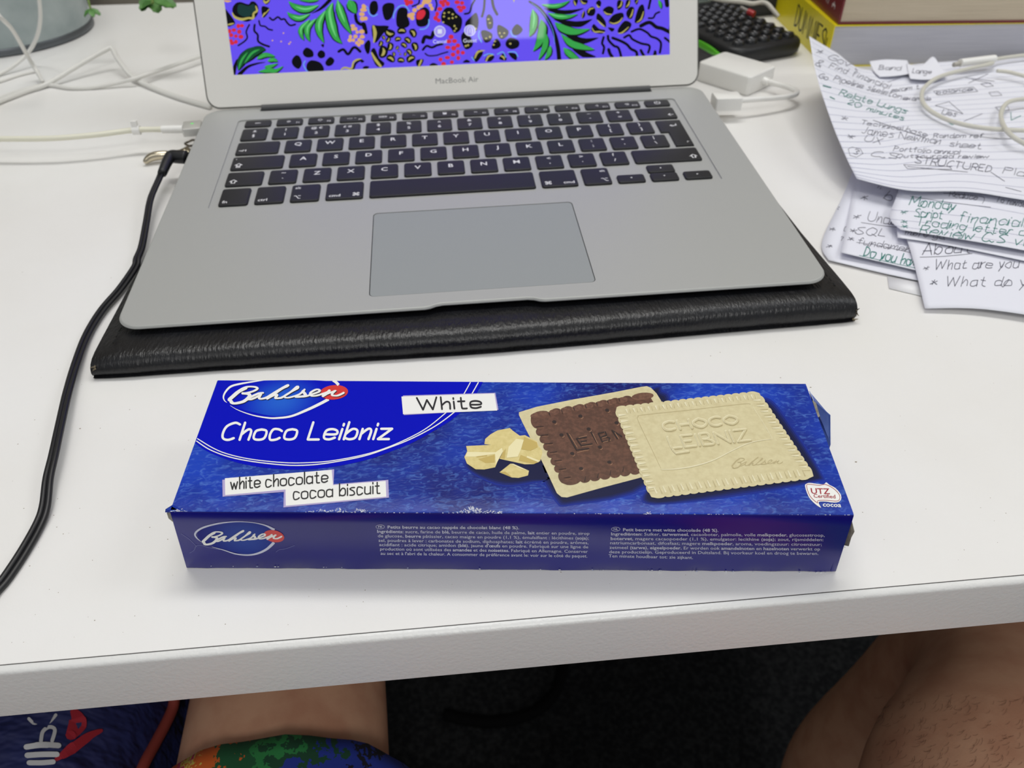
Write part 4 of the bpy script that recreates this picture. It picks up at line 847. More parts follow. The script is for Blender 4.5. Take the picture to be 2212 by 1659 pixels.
# loose white leads at the top left
cable('white_lead', 'white lead kinked into a peak on the desk beside the metal pot', [(-40, 236, 2), (0, 219, 2), (60, 196, 2), (105, 180, 3), (175, 138, 10), (230, 107, 16), (242, 105, 16), (256, 130, 11), (285, 165, 4), (330, 190, 2), (390, 212, 2), (455, 231, 2), (520, 248, 2)][:12], 1.9, m_wc)
cable('white_lead', 'white lead curving behind the laptop lid below the kinked one', [(-40, 229, 1.6), (0, 212, 1.6), (60, 192, 1.6), (105, 184, 1.6), (150, 190, 1.6), (200, 189, 1.6), (262, 177, 4), (300, 167, 6), (370, 143, 6), (440, 119, 6), (480, 105, 6)], 1.6, m_wc)
cable('white_lead', 'thin white lead slanting down across the metal pot', [(-30, 0, 70), (0, 36, 62), (25, 62, 50), (45, 95, 34), (62, 125, 18), (78, 152, 8), (92, 176, 5)], 1.5, m_wc)
cable('white_lead', 'thin white lead looping in front of the metal pot', [(83, -30, 66), (85, 0, 56), (87, 40, 40), (80, 78, 24), (62, 112, 12), (30, 142, 5), (0, 159, 2), (-40, 176, 2)], 1.5, m_wc)
cable('white_lead', 'thin white lead lying flat at the left desk edge', [(-40, 188, 1.2), (0, 176, 1.2), (50, 160, 1.2), (84, 153, 1.2)], 1.0, m_wc)
# audio lead
au = thing('audio_lead', 'flat black twin audio lead with angled plug beside the laptop', 'cable', at(260, 624, 0))
path = [(352, 362, 12), (345, 383, 11), (325.5, 429, 9), (316, 481, 7), (306, 533, 5), (296, 559, 5), (292, 577, 4), (260, 624, 3), (221, 670, 2.5), (189, 722, 2.5), (166, 780, 3.5), (146.5, 845, 5), (130, 917, 6), (116, 982, 6), (104, 1034, 5), (97, 1093, 3), (84, 1132, 2), (52, 1190, 1.6), (13, 1249, 1.4), (-14, 1281, 1.4), (-50, 1330, 1.4)]
C0 = catmull([at(*p) for p in path], 8)
for sg, nm in ((-1, 'strand'), (1, 'strand')):
    m_ = MB(); Q = []
    for i, p in enumerate(C0):
        d = (C0[min(i+1, len(C0)-1)]-C0[max(i-1, 0)]).normalized(); n_ = Vector((-d.y, d.x, 0)).normalized()
        Q.append(p+n_*sg*.95+Vector((0, 0, .25*sg*math.sin(i*.08))))
    m_.tube(Q, 1.12, 8, 0); obj(nm, m_, m_bc, au, True, angle=None)
m_ = MB(); jz = 14.5
m_.tube([at(403, 340, jz), at(385, 339, jz), at(372, 338, jz), at(366, 342, jz), at(360, 352, 14), at(350, 375, 12)], lambda t: 4.0-1.4*max(0, t-.35)/.65, 12, 5); obj('angled_plug', m_, m_bc, au, True, angle=None)
# clasp
cl = thing('key_clasp', 'silver lobster clasp on a split ring peeking from under the laptop', 'clasp', at(345, 335, 0))
m_ = MB(); m_.tube([at(312, 352, 2.2), at(320, 344, 3.6), at(332, 338, 4.6), at(352, 335, 4.8), at(372, 333, 4.6), at(392, 325, 4.2), at(406, 319, 4)], lambda t: 1.0+1.9*math.sin(min(1, t*1.25)*math.pi)**.7, 12, 6); obj('hook', m_, m_chrome, cl, True, angle=None)
m_ = MB(); m_.tube([at(398, 328, 3), at(402, 323, 3), at(408, 327, 3), at(404, 331, 3)], 1.8, 10, 4); obj('swivel', m_, m_chrome, cl, True, angle=None)
m_ = MB(); c0 = at(411, 309, 4); m_.tube([c0+Vector((3.2*math.cos(k*.4488), 4.4*math.sin(k*.4488), .5*math.sin(k*.9))) for k in range(15)], .75, 8, 0); obj('split_ring', m_, M('dark_nickel', (120, 112, 100), .25, 1), cl, True, angle=None)

# ================================================================== potted plant
m_galv = M('galvanised_steel', (176, 186, 186), .42, .3, var=(34, (150, 162, 163), .35, .68), bump=(80, .12, .001)); m_rim = M('galvanised_rim', (104, 108, 112), .4, .7)
m_leaf = M('leaf_green', (70, 120, 52), .5, var=(120, (94, 146, 70), .4, .65)); m_stem = M('stem_green', (112, 138, 66), .6); m_soil = M('soil', (46, 36, 28), .95)
pot = thing('potted_plant', 'galvanised steel pot holding a small leafy plant', 'potted plant', (-400, 502, 0))
cyl = lambda r, z, n=48: [Vector((-400+r*math.cos(k*2*math.pi/n), 502+r*math.sin(k*2*math.pi/n), z)) for k in range(n)]
m_ = MB(); m_.loft([cyl(74, 3), cyl(75, 6), cyl(80, 120), cyl(82, 122), cyl(80, 124), cyl(77, 120), cyl(72, 8)]); obj('pot_wall', m_, m_galv, pot, True)
m_ = MB(); m_.loft([cyl(74, 0), cyl(76.2, 1), cyl(76.6, 4), cyl(75.4, 6.5)]); obj('pot_base_rim', m_, m_rim, pot, True)
m_ = MB(); m_.loft([cyl(76, 100), cyl(76.5, 108)]); obj('soil', m_, m_soil, pot)
def leafy(p, d, up, L, W_):
    d = d.normalized(); s = d.cross(up).normalized(); u = s.cross(d); m2 = MB(); v = []; f = []
    prof = ((0, .08), (.15, .5), (.35, .9), (.6, 1), (.8, .7), (.93, .5), (1, .08)); 
    for t, w in prof:
        c = p+d*L*t+u*(-.25*L*t*t)
        jag = 1 if prof.index((t, w)) % 2 else .82
        v += [c+s*W_*w*jag/2+u*.08*L*w, c, c-s*W_*w*jag/2+u*.08*L*w]
    for i in range(len(prof)-1):
        for j in (0, 1): a = i*3+j; f.append((a, a+1, a+4, a+3))
    top = len(v); v += [q-u*.35 for q in v]; f += [tuple(i+top for i in q[::-1]) for q in f]
    return m2.add(v, f)
random.seed(21)
tip = at(330, 8, 55); base = Vector((-375, 505, 108))
m_ = MB(); m_.tube([base, base.lerp(tip, .35)+Vector((0, 0, 45)), base.lerp(tip, .75)+Vector((0, 0, 40)), tip+Vector((-4, 8, 14)), tip], 1.1, 6, 6); obj('stem', m_, m_stem, pot, True, angle=None)
for x, y, dx_, dy_, L in ((330, -4, -.5, -1, 15), (330, -4, .9, -.5, 14), (330, -4, .35, -1, 17), (330, 5, -.8, .1, 12), (335, 6, 1, .3, 13), (322, -6, -1, .5, 10), (345, 0, 1, -.2, 12)):
    obj('leaf', leafy(at(x, y, 55), Vector((dx_, dy_, -.15)), Vector((0, -.35, 1)), L, L*.8), m_leaf, pot, True)
tip = at(196, 20, 40)
m_ = MB(); m_.tube([Vector((-345, 500, 108)), Vector((-322, 492, 118)), Vector((-310, 486, 90)), tip], .8, 6, 6); obj('stem', m_, m_stem, pot, True, angle=None)
for dx_, dy_ in ((1, -.4), (.4, -1), (-.6, -.2), (.7, .7)): obj('leaf', leafy(tip, Vector((dx_, dy_, -.3)), Vector((0, -.3, 1)), 8, 5.5), m_leaf, pot, True)
for k in range(26):
    a = k*2.4; r = 12+k*1.9; p = Vector((-400+r*math.cos(a), 502+r*math.sin(a), 108)); q = p+Vector((r*.3*math.cos(a), r*.3*math.sin(a), random.uniform(18, 45)))
    m_ = MB(); m_.tube([p, p.lerp(q, .5)+Vector((0, 0, 6)), q], .8, 5, 4); obj('stem', m_, m_stem, pot, True, angle=None)
    obj('leaf', leafy(q, Vector((math.cos(a), math.sin(a), .1)), Vector((0, 0, 1)), random.uniform(14, 22), 13), m_leaf, pot, True)

# ================================================================== adapter on the right
ad = thing('display_adapter', 'white rectangular video adapter with short cable plugged into laptop', 'adapter', at(1590, 175, 0))
za = 14.5
A_, B_, C_, D_ = at(1508, 134, za), at(1622, 166, za), at(1678, 143, za), at(1566, 109, za)
org = (A_+B_+C_+D_)/4; e1 = ((B_-A_)+(C_-D_))/2; e2 = ((D_-A_)+(C_-B_))/2; w1, w2 = e1.length, e2.length; e1.normalize(); e2.normalize()
Ta = lambda x, y, z: org+e1*x+e2*y+Vector((0, 0, z-za))
m_ = MB(); R_ = []
for ins, z in ((.8, .2), (0, 1.4), (0, za-1.2), (.35, za-.4), (1.2, za)): R_.append([Ta(x, y, z) for x, y in rrect(-w1/2+ins, w1/2-ins, -w2/2+ins, w2/2-ins, 3.2-ins*.6, 5)])
m_.loft(R_); obj('adapter_housing', m_, m_wp, ad, True, angle=50)
m_ = MB(); m_.tube([Ta(w1/2-1, 2, 7.2), Ta(w1/2+5, 2, 7.2)], lambda t: 3.2-.6*t, 12, 0); obj('strain_relief', m_, m_wp, ad, True)
m_ = MB(); m_.tube([Ta(w1/2+3, 2, 7.2), at(1665, 178, 7.5), at(1700, 188, 8), at(1720, 197, 8.5), at(1716, 205, 9), at(1690, 210, 10), at(1640, 214, 11.5), at(1592, 217, 12.5)], 2.0, 10, 8); obj('short_cord', m_, m_wp, ad, True, angle=None)
p0, p1 = at(1598, 217, 12.5), at(1528, 219, 12.5); dx = (p1-p0).normalized(); dy = Vector((-dx.y, dx.x, 0))
m_ = MB(); pad(m_, 0, (p1-p0).length*.82, -7, 7, -4.5, 4.2, 1.5, .9, lambda x, y, z: p0+dx*x+dy*y+Vector((0, 0, z))); obj('plug', m_, m_wp, ad, True)

# ================================================================== calculator and things behind it
m_cb = M('calculator_black', (30, 31, 33), .45, spec=.4, bump=(900, .1, .0004)); m_cg = M('calculator_green', (98, 196, 52), .4); m_ck = M('calculator_key', (34, 35, 38), .35, coat=.2); m_cl = M('calculator_legend', (168, 170, 174), .5)
ang = 19; TT = frame_of((228, 339, 0), ang)
calc = thing('calculator', 'black scientific calculator with bright green side next to yellow book', 'calculator', TT(40, 80, 0))
HN = .2
T0 = TT; TT = lambda x, y, z: T0(x, y, z+HN)
m_ = MB(); R_ = []
for ins, z in ((3, .3), (.6, 3), (0, 6.5), (0, 9), (.5, 11), (1.8, 12.4), (4.5, 13)): R_.append([TT(x, y, z+y*.02) for x, y in rrect(ins, 74-ins, ins, 158-ins, 15-ins, 8)])
m_.loft(R_); obj('case', m_, m_cb, calc, True, angle=60)
for sx in (-1, 75):
    m_ = MB(); m_.loft([[TT(sx+(1.4 if sx < 0 else -1.4)*c, 14+62*t+s_*0, 2.5+6*h*math.sin(math.pi*min(1, .12+t*.8))) for c, h in ((-.3, 0), (-.9, .5), (-.3, 1), (1.2, 1), (1.2, 0))] for t, s_ in [(k/10, 0) for k in range(11)]]); obj('side_grip', m_, m_cg, calc, True, label='bright green side grip')
kx = MB()
def ckey(x, y, w, h):
    m2 = MB(); R2 = []
    for ins, z in ((0, 13), (.2, 15), (1.0, 16.2), (2.0, 16.5)): R2.append([TT(a, b_, z+y*.02) for a, b_ in rrect(x-w/2+ins, x+w/2-ins, y-h/2+ins, y+h/2-ins, min(w, h)/2-.2-ins*.6, 4)])
    m2.loft(R2); k_ = obj('key', m2, m_ck, calc, True)
    g_ = MB(); type_local(g_, random.choice('0123456789+=-'), x, y, 3.2, TT, 16.6+y*.02); obj('legend', g_, m_cl, k_)
for r in range(4):
    for c in range(5): ckey(11.5+c*12.8, 13+r*12.5, 10.5, 8)
for r in range(5):
    for c in range(6): ckey(10+c*10.8, 64+r*9.6, 8.6, 5.6)
m_ = MB(); pad(m_, 12, 62, 120, 146, 14, 16.5, 2, .5, TT); obj('screen', m_, M('lcd_grey', (96, 104, 98), .2), calc, True)
nb_ = MB(); TN = frame_of((172, 322, 0), 14); pad(nb_, 0, 44, 0, 225, .1, 9, 3, 1, TN)
tag(obj('notebook', nb_, M('black_cover', (26, 27, 30), .5, bump=(300, .15, .0006)), None, True, org=TN(22, 110, 0)), 'black covered notebook lying left of the calculator', 'notebook')
po = MB(); c0 = at(1590, 8, 20)
for (a, b_) in ((0, 1),): pass
po.loft([[Vector((c0.x+20+(62-i_)*math.cos(k*math.pi/12), c0.y+58+(34-i_*.7)*math.sin(k*math.pi/12), z)) for k in range(24)] for i_, z in ((6, HN+.3), (0, HN+8), (0, 24), (8, 34), (24, 38))])
tag(obj('pouch', po, M('charcoal_fabric', (44, 45, 48), .85, bump=(700, .5, .001)), None, True, org=(c0.x+20, c0.y+58, HN)), 'charcoal soft pouch lying behind the calculator', 'pouch')
cable('grey_lead', 'pale grey lead draped over the charcoal pouch behind the calculator', [(1530, -6, 44), (1560, 0, 42), (1600, 4, 40), (1625, 8, 38), (1645, 5, 37), (1658, 9, 36), (1668, 20, 33), (1681, 36, 28)], 1.9, M('pale_grey_cable', (196, 192, 180), .5))
m_ = MB(); m_.tube([at(1600, 16, 30), at(1618, 26, 28)], 1.5, 8, 0); pn = thing('pen', 'silver pen tip with red cap beside the calculator keys', 'pen', at(1610, 22, 24)); obj('barrel', m_, M('pen_silver', (160, 156, 150), .3, .6), pn, True)
m_ = MB(); m_.tube([at(1616, 25, 28), at(1629, 31, 27)], 2.6, 10, 0); obj('cap', m_, M('pen_red', (170, 36, 40), .35), pn, True)

# ================================================================== books
m_yel = M('yellow_cover', (232, 214, 20), .35, coat=.15); m_pg = M('grey_pages', (196, 196, 204), .8, var=(30, (184, 184, 194), .3, .7, (1, 1, 60)), bump=(40, .4, .0006, (1, 1, 60))); m_pg2 = M('cream_pages', (206, 192, 168), .85, var=(30, (194, 180, 156), .3, .7, (1, 1, 50)), bump=(40, .4, .0006, (1, 1, 50)))
m_rcov = M('dark_red_cover', (112, 22, 30), .35, coat=.15); m_byb = M('book_black_ink', (24, 22, 16), .5)
def book(name, label, T, W_, L_, H, cov, pages, th=.8):
    b_ = thing(name, label, 'book', T(W_/2, L_/2, 0))
    m2 = MB(); pad(m2, 0, W_, 0, L_, H-th, H, .3, .15, T); obj('front_cover', m2, cov, b_)
    m2 = MB(); pad(m2, 0, W_, 0, L_, 0, th, .3, .15, T); obj('back_cover', m2, cov, b_)
    m2 = MB(); pad(m2, 0, th, 0, L_, th, H-th, .1, .05, T); obj('spine', m2, cov, b_)
    m2 = MB(); m2.loft([[T(x, y, z) for x, y in ((th, 1.2), (W_-1.5, 1.2), (W_-1.5, L_-1.2), (th, L_-1.2))] for z in (th, H-th)]); obj('page_block', m2, pages, b_)
    return b_
f0 = at(1803, 55, 32); TY = frame_of((f0.x, f0.y, 0), -3.5)
by = book('paperback_book', 'thick yellow paperback with black spine lettering under a red book', TY, 190, 232, 32, m_yel, m_pg)
YP = Plane(TY(-.05, 0, 0), TY(-1, 0, 0)-TY(0, 0, 0))
dm = MB()
def TS(x, y, z): return TY(-.12, x, y)
st, W_ = pen('DUMMIES')
for p_, sharp in st:
    q = [(86-a*1.15, 8+b_*1.7) for a, b_ in p_]
    sf = lambda x, y, off=0: TY(-.1-off, x, y)
    dm.stroke(q, 1.7, sf, 0, smooth=0 if sharp else 4)
sf = lambda x, y, off=0: TY(-.1-off, x, y)
for q in ([(8, 20), (8, 14)], [(12, 24), (10, 8)]): dm.stroke(q, 1.4, sf, 0, smooth=0)
obj('spine_lettering', dm, m_byb, by)
m_ = MB(); pad(m_, 108, 190, -.15, 30, 32.02, 32.2, .2, .05, TY); obj('cover_picture', m_, M('cover_print', (56, 44, 38), .4, var=(260, (170, 60, 50), .5, .62)), by)
TR_ = frame_of((TY(3, 1.5, 0).x, TY(3, 1.5, 0).y, 32.4), -4.5)
br_ = book('hardback_book', 'dark red book stacked on top of the yellow paperback', TR_, 185, 240, 42, m_rcov, m_pg2, 1.6)
m_ = MB(); sf2 = lambda x, y, off=0: TR_(-.1-off, x, y)
for q in ([(20, 10), (14, 10)], [(20, 8), (17, 12), (14, 8)], [(30, 8), (30, 26)], [(34, 8), (34, 22)]): m_.stroke(q, 1.0, sf2, 0, smooth=0)
obj('spine_lettering', m_, M('book_white_ink', (214, 206, 204), .5), br_)

# ================================================================== handwritten papers
m_pap = M('white_paper', (228, 229, 238), .8, spec=.2, bump=(60, .08, .001)); m_rule = M('ruled_line', (128, 134, 170), .8); m_ink = M('pencil', (92, 92, 106), .7); m_teal = M('teal_ink', (30, 122, 112), .6); m_card = M('white_card', (238, 238, 240), .5)
def paper(label, ctrl, mat=m_pap, name='paper_sheet', cat='paper', n=6, th=.12):
    Gd = sheet(ctrl, n); mb = sheet_mb(Gd, th); c = at(ctrl[-1][0][0], ctrl[-1][0][1], 0)
    t_ = thing(name, label, cat, (c.x+30, c.y+30, 0)); obj('leaf_of_paper', mb, mat, t_, True, angle=None)
    return t_, Surf(mb.v, mb.f), Gd
def hand(t_, sf, lines, name='handwriting', mat=m_ink):
    m2 = MB()
    for it in lines:
        s, a, b_, h = it[:4]; w = it[4] if len(it) > 4 else 1.15
        if s == '|': m2.stroke([a]+list(b_), h, sf, .1)
        else:
            d = (Vector(b_)-Vector(a)).normalized(); up = Vector((d.y, -d.x))*h + d*h*.12
            write(m2, s, a, b_, up, w, sf, .1, jit=.7, slant=.12)
    obj(name, m2, mat, t_)
def rules(t_, Gd, nl, off=.07, w=.3):
    m2 = MB(); R_ = len(Gd)-1
    for k in range(nl):
        x = (k+1.2)/(nl+1)*R_; i = int(x); fr_ = x-i; L_ = []
        if i >= R_: continue
        for j in range(len(Gd[0])):
            p = Gd[i][j].lerp(Gd[i+1][j], fr_); d = (Gd[i+1][j]-Gd[i][j]).normalized(); L_.append((p+Vector((0, 0, off))-d*w/2, p+Vector((0, 0, off))+d*w/2))
        for (a, b_), (c, d) in zip(L_, L_[1:]): m2.add([a, b_, d, c], [(0, 1, 2, 3)])
    obj('ruled_lines', m2, m_rule, t_)['kind'] = 'stuff'
t1, s1, g1 = paper('bottom sheet of the notes, its left margin with asterisks showing', [[(1862, 318, .5), (2080, 330, .5), (2320, 345, .5)], [(1822, 420, .6), (2060, 450, .6), (2330, 470, .6)], [(1776, 520, 1.2), (2030, 560, .6), (2340, 600, .6)], [(1790, 562, 1.6), (2010, 611, 1.4), (2345, 662, 1)]])
hand(t1, s1, [('*', (1798, 455), (1812, 455), 12, 1.1), ('*', (1788, 500), (1802, 500), 12, 1.1), ('*', (1782, 537), (1796, 537), 12, 1.1), ('C', (1822, 500), (1828, 500), 10), ('?', (1815, 520), (1820, 520), 9), ('(', (0, 0), (0, 0), 0)][:5])
m_ = MB(); 
tb, sbx, gb = paper('small white card sticking out beneath the paper stack', [[(1917, 596, .5), (2060, 622, .5)], [(1921, 622, .7), (1998, 640, .7)]], m_card, 'card', 'card', 4, .4)
t2, s2, g2 = paper('sheet of notes reading SQL with its lower edge curling up', [[(1853, 355, 1.6), (1990, 365, 1.6), (2200, 380, 1.6)], [(1840, 430, 1.8), (1990, 445, 1.6), (2210, 470, 1.6)], [(1826, 500, 2.6), (1985, 522, 2), (2215, 560, 1.8)], [(1816, 545, 5), (1980, 584, 3.4), (2220, 640, 2)]])
hand(t2, s2, [('*', (1855, 433), (1872, 433), 14), ('" b', (1884, 420), (1922, 436), 22), ('*', (1838, 474), (1856, 474), 14), ('Understanding', (1873, 478), (2060, 502), 21), ('|', (1860, 481), [(1900, 487), (1950, 493)], .9), ('*', (1830, 502), (1846, 505), 13), ('SQL', (1848, 506), (1912, 511), 16), ('*', (1828, 520), (1842, 522), 12), ('fundamentals', (1852, 527), (2010, 551), 14), ('|', (1850, 524), [(1900, 531), (1970, 547)], .9), ('About', (1900, 395), (1960, 402), 10)])
hand(t2, s2, [('Do you have', (1864, 553), (1990, 578), 21, 2), ('|', (1856, 552), [(1900, 562), (1985, 581)], .9)], mat=m_teal)
t3, s3, g3 = paper('sheet at the lower right asking what do you and what are you', [[(1950, 490, 4.6), (2100, 510, 4.6), (2330, 545, 4.6)], [(1972, 560, 4.4), (2130, 580, 4.4), (2340, 610, 4.2)], [(1998, 666, 2.4), (2130, 668, 3.6), (2345, 700, 4)]])
hand(t3, s3, [('About', (1992, 550), (2095, 546), 23, 1.7), ('|', (1987, 556), [(2040, 554), (2100, 548)], 1), ('*', (1988, 584), (2004, 586), 14), ('What are you', (2018, 582), (2200, 578), 20, 1.5), ('*', (2002, 616), (2022, 618), 18, 1.5), ('What do you', (2040, 618), (2260, 618), 21, 1.5)])
t4, s4, g4 = paper('narrow sheet wedged under the Monday list', [[(1938, 440, 5.6), (2100, 455, 5.6), (2330, 480, 5.6)], [(1937, 480, 5.8), (2100, 510, 5.8), (2330, 560, 5.8)], [(1939, 513, 6), (2060, 532, 6.2), (2330, 588, 6)]])
hand(t4, s4, [('more go.', (1955, 506), (2040, 518), 12)])
t5, s5, g5 = paper('lined sheet with a teal list headed Monday', [[(1952, 380, 7.4), (2110, 395, 7.4), (2330, 420, 7.4)], [(1936, 425, 7.6), (2110, 440, 7.6), (2330, 480, 7.6)], [(1922, 470, 8), (2110, 490, 8), (2330, 525, 8)], [(1946, 496, 8.6), (2120, 524, 9.6), (2330, 562, 8.6)]])
rules(t5, g5, 5)
hand(t5, s5, [('Monday', (1964, 443), (2062, 455), 21, 1.7), ('*', (1940, 462), (1956, 464), 12), ('Script', (1974, 468), (2034, 473), 18, 1.6), ('financials', (2070, 478), (2225, 492), 20, 1.6), ('*', (1940, 481), (1956, 484), 11), ('Trading letter of', (1976, 486), (2230, 512), 18, 1.5), ('*', (1944, 492), (1958, 494), 10), ('Review C.S vis', (1984, 505), (2230, 533), 19, 1.7)], mat=m_teal)
hand(t5, s5, [('Reduce', (2050, 424), (2110, 432), 12), ('|', (2038, 418), [(2080, 420), (2124, 426), (2122, 440)], .9), ('To revise', (2150, 436), (2215, 448), 14), ('|', (1966, 424), [(2040, 436), (2140, 448)], .9)])
t6, s6, g6 = paper('large ruled note page with its left corner curling up off the desk', [[(1748, 78, 45), (1805, 112, 27), (1872, 150, 9.5), (2010, 135, 7.5), (2330, 115, 7.5)], [(1763, 160, 38), (1830, 185, 24), (1910, 205, 9.5), (2060, 195, 7.5), (2360, 175, 7.5)], [(1795, 260, 28), (1880, 265, 19), (1965, 258, 10), (2110, 255, 8), (2390, 240, 8)], [(1828, 340, 19), (1920, 340, 15), (2030, 325, 11.5), (2160, 325, 10), (2420, 310, 9.5)], [(1851, 386, 13), (1960, 411, 12.5), (2090, 414, 12), (2200, 430, 11.5), (2450, 470, 11)]], n=8)
rules(t6, g6, 23)
hand(t6, s6, [('*', (1760, 115), (1774, 118), 13), ("Gov't", (1788, 128), (1852, 152), 14), ('&', (1760, 140), (1772, 146), 15), ('Find financial', (1790, 146), (1918, 192), 12), ('Go', (1768, 168), (1786, 173), 11), ('Pipeline skeleton', (1800, 174), (1945, 214), 12), ('example', (1950, 216), (2010, 218), 9), ('*', (1812, 258), (1826, 262), 13),
    ('Technical', (1858, 268), (1948, 282), 9), ('base', (1955, 284), (2000, 296), 11), ('|', (1886, 260), [(1930, 275), (1998, 298)], 1.2), ('James Newman', (1860, 288), (2030, 312), 15), ('sheet', (2050, 316), (2118, 322), 13), ('*', (1824, 297), (1840, 302), 15), ('UX', (1866, 304), (1902, 312), 13), ('Portfolio annual', (1930, 326), (2072, 334), 10), ('Outsourced review', (1936, 341), (2134, 342), 8), ('3', (1842, 332), (1852, 334), 11),
    ('C.S.', (1880, 338), (1944, 344), 12), ('STRUCTURED', (1976, 352), (2140, 372), 14, 1.5), ('Plan', (2166, 374), (2230, 384), 14), ('Random ref', (2016, 298), (2122, 298), 9), ('balance', (2022, 204), (2100, 196), 8), ('Lies', (2034, 246), (2064, 252), 11), ('exam t', (1925, 200), (1985, 192), 10), ('Large', (1968, 168), (2010, 166), 9)])
def box_(pts, w=1): return ('|', pts[0], pts[1:]+[pts[0]], w)
m2 = MB()
for pts in ([(2016, 197), (2102, 188), (2112, 198), (2026, 206)], [(2020, 228), (2050, 220), (2080, 246)], [(2118, 182), (2135, 179), (2146, 186), (2130, 188)], [(2136, 200), (2156, 198), (2164, 206), (2142, 208)], [(2150, 232), (2176, 228), (2180, 238), (2158, 240)], [(1952, 356), (2050, 360), (2056, 366), (1960, 365)], [(1832, 322), (1840, 318), (1858, 322), (1864, 332), (1850, 340), (1836, 336)]):
    for a, b_ in zip(pts, pts[1:]+pts[:1]): m2.stroke([a, b_], .9, s6, .1, smooth=0)
for a, b_ in (((2085, 168), (2148, 176)), ((2092, 180), (2134, 160)), ((2100, 172), (2140, 180)), ((1918, 178), (1945, 168)), ((1960, 360), (2090, 372)), ((2140, 372), (2170, 392)), ((2172, 405), (2206, 414)), ((2082, 262), (2122, 246))): m2.stroke([a, b_], 1, s6, .1, smooth=0)
obj('sketched_boxes', m2, m_ink, t6)['kind'] = 'stuff'
hand(t6, s6, [('Relate Lungs', (1812, 205), (1956, 246), 13, 1.5), ('-', (1776, 190), (1790, 194), 12, 2.2), ('20', (1830, 224), (1856, 234), 11, 1.5), ('minutes', (1872, 238), (1950, 260), 9, 1.4), ('-', (1788, 213), (1800, 218), 12, 2.2), ('v', (2040, 268), (2072, 270), 12, 1.6)], mat=m_teal)
hand(t6, s6, [('v', (2176, 256), (2196, 262), 22, 1.4)], name='tick_mark', mat=m_teal)
for k, ctrl in enumerate(([[(1878, 132, 9.2), (1915, 128, 9.4), (1960, 130, 9.2)], [(1886, 152, 10), (1925, 150, 10), (1966, 146, 10)], [(1900, 166, 10.2), (1935, 164, 10.2), (1972, 158, 10.2)]], [[(1958, 137, 10.6), (1990, 141, 10.6), (2015, 122, 12), (2030, 142, 10.6)], [(1962, 156, 10.8), (1990, 158, 10.8), (2018, 156, 10.8), (2040, 152, 10.8)], [(1966, 170, 10.9), (1994, 172, 10.9), (2020, 170, 10.9), (2046, 162, 10.9)]])):
    t7, s7, g7 = paper(('torn scrap of paper at the back left of the ruled page', 'torn pointed scrap of paper behind the cable loop')[k], ctrl, name='paper_scrap')
    hand(t7, s7, [(('Band', (1898, 150), (1945, 152), 9), ('Lange', (1970, 158), (2010, 160), 10))[k]])
# white earphone lead on the papers
m_wc2 = M('grey_white_cable', (206, 204, 192), .5)
ep = thing('white_phone_lead', 'coiled white lead with slim plug lying on the ruled page', 'cable', at(2060, 265, 0))
m_ = MB(); m_.tube([at(2230, 118, 12), at(2190, 122, 12), at(2148, 129, 12), at(2140, 138, 13), at(2090, 149, 13), at(2030, 166, 13), at(1998, 188, 13), at(1991, 212, 13), at(2003, 234, 13), at(2040, 256, 13), at(2090, 271, 14), at(2150, 279, 15), at(2240, 283, 14)], 1.5, 8, 8); obj('cord', m_, m_wc2, ep, True, angle=None)
m_ = MB(); m_.tube([at(2250, 213, 14), at(2212, 214, 14), at(2178, 221, 14), at(2163, 242, 14), at(2166, 268, 15.5), at(2184, 292, 18), at(2216, 312, 15), at(2250, 326, 14)], 1.5, 8, 8); obj('cord', m_, m_wc2, ep, True, angle=None)
m_ = MB(); m_.tube([at(2153, 153, 13), at(2180, 156, 13), at(2212, 164, 13), at(2250, 172, 13)], 1.4, 8, 6); obj('cord', m_, m_wc2, ep, True, angle=None)
m_ = MB(); m_.tube([at(2074, 136, 15), at(2148, 127, 15)], 3.0, 12, 0); obj('plug_sleeve', m_, m_wp, ep, True)
m_ = MB(); m_.tube([at(2060, 140, 14), at(2076, 137, 14.5)], 1.8, 10, 0); obj('plug_tip', m_, M('plug_grey', (176, 172, 162), .4), ep, True)
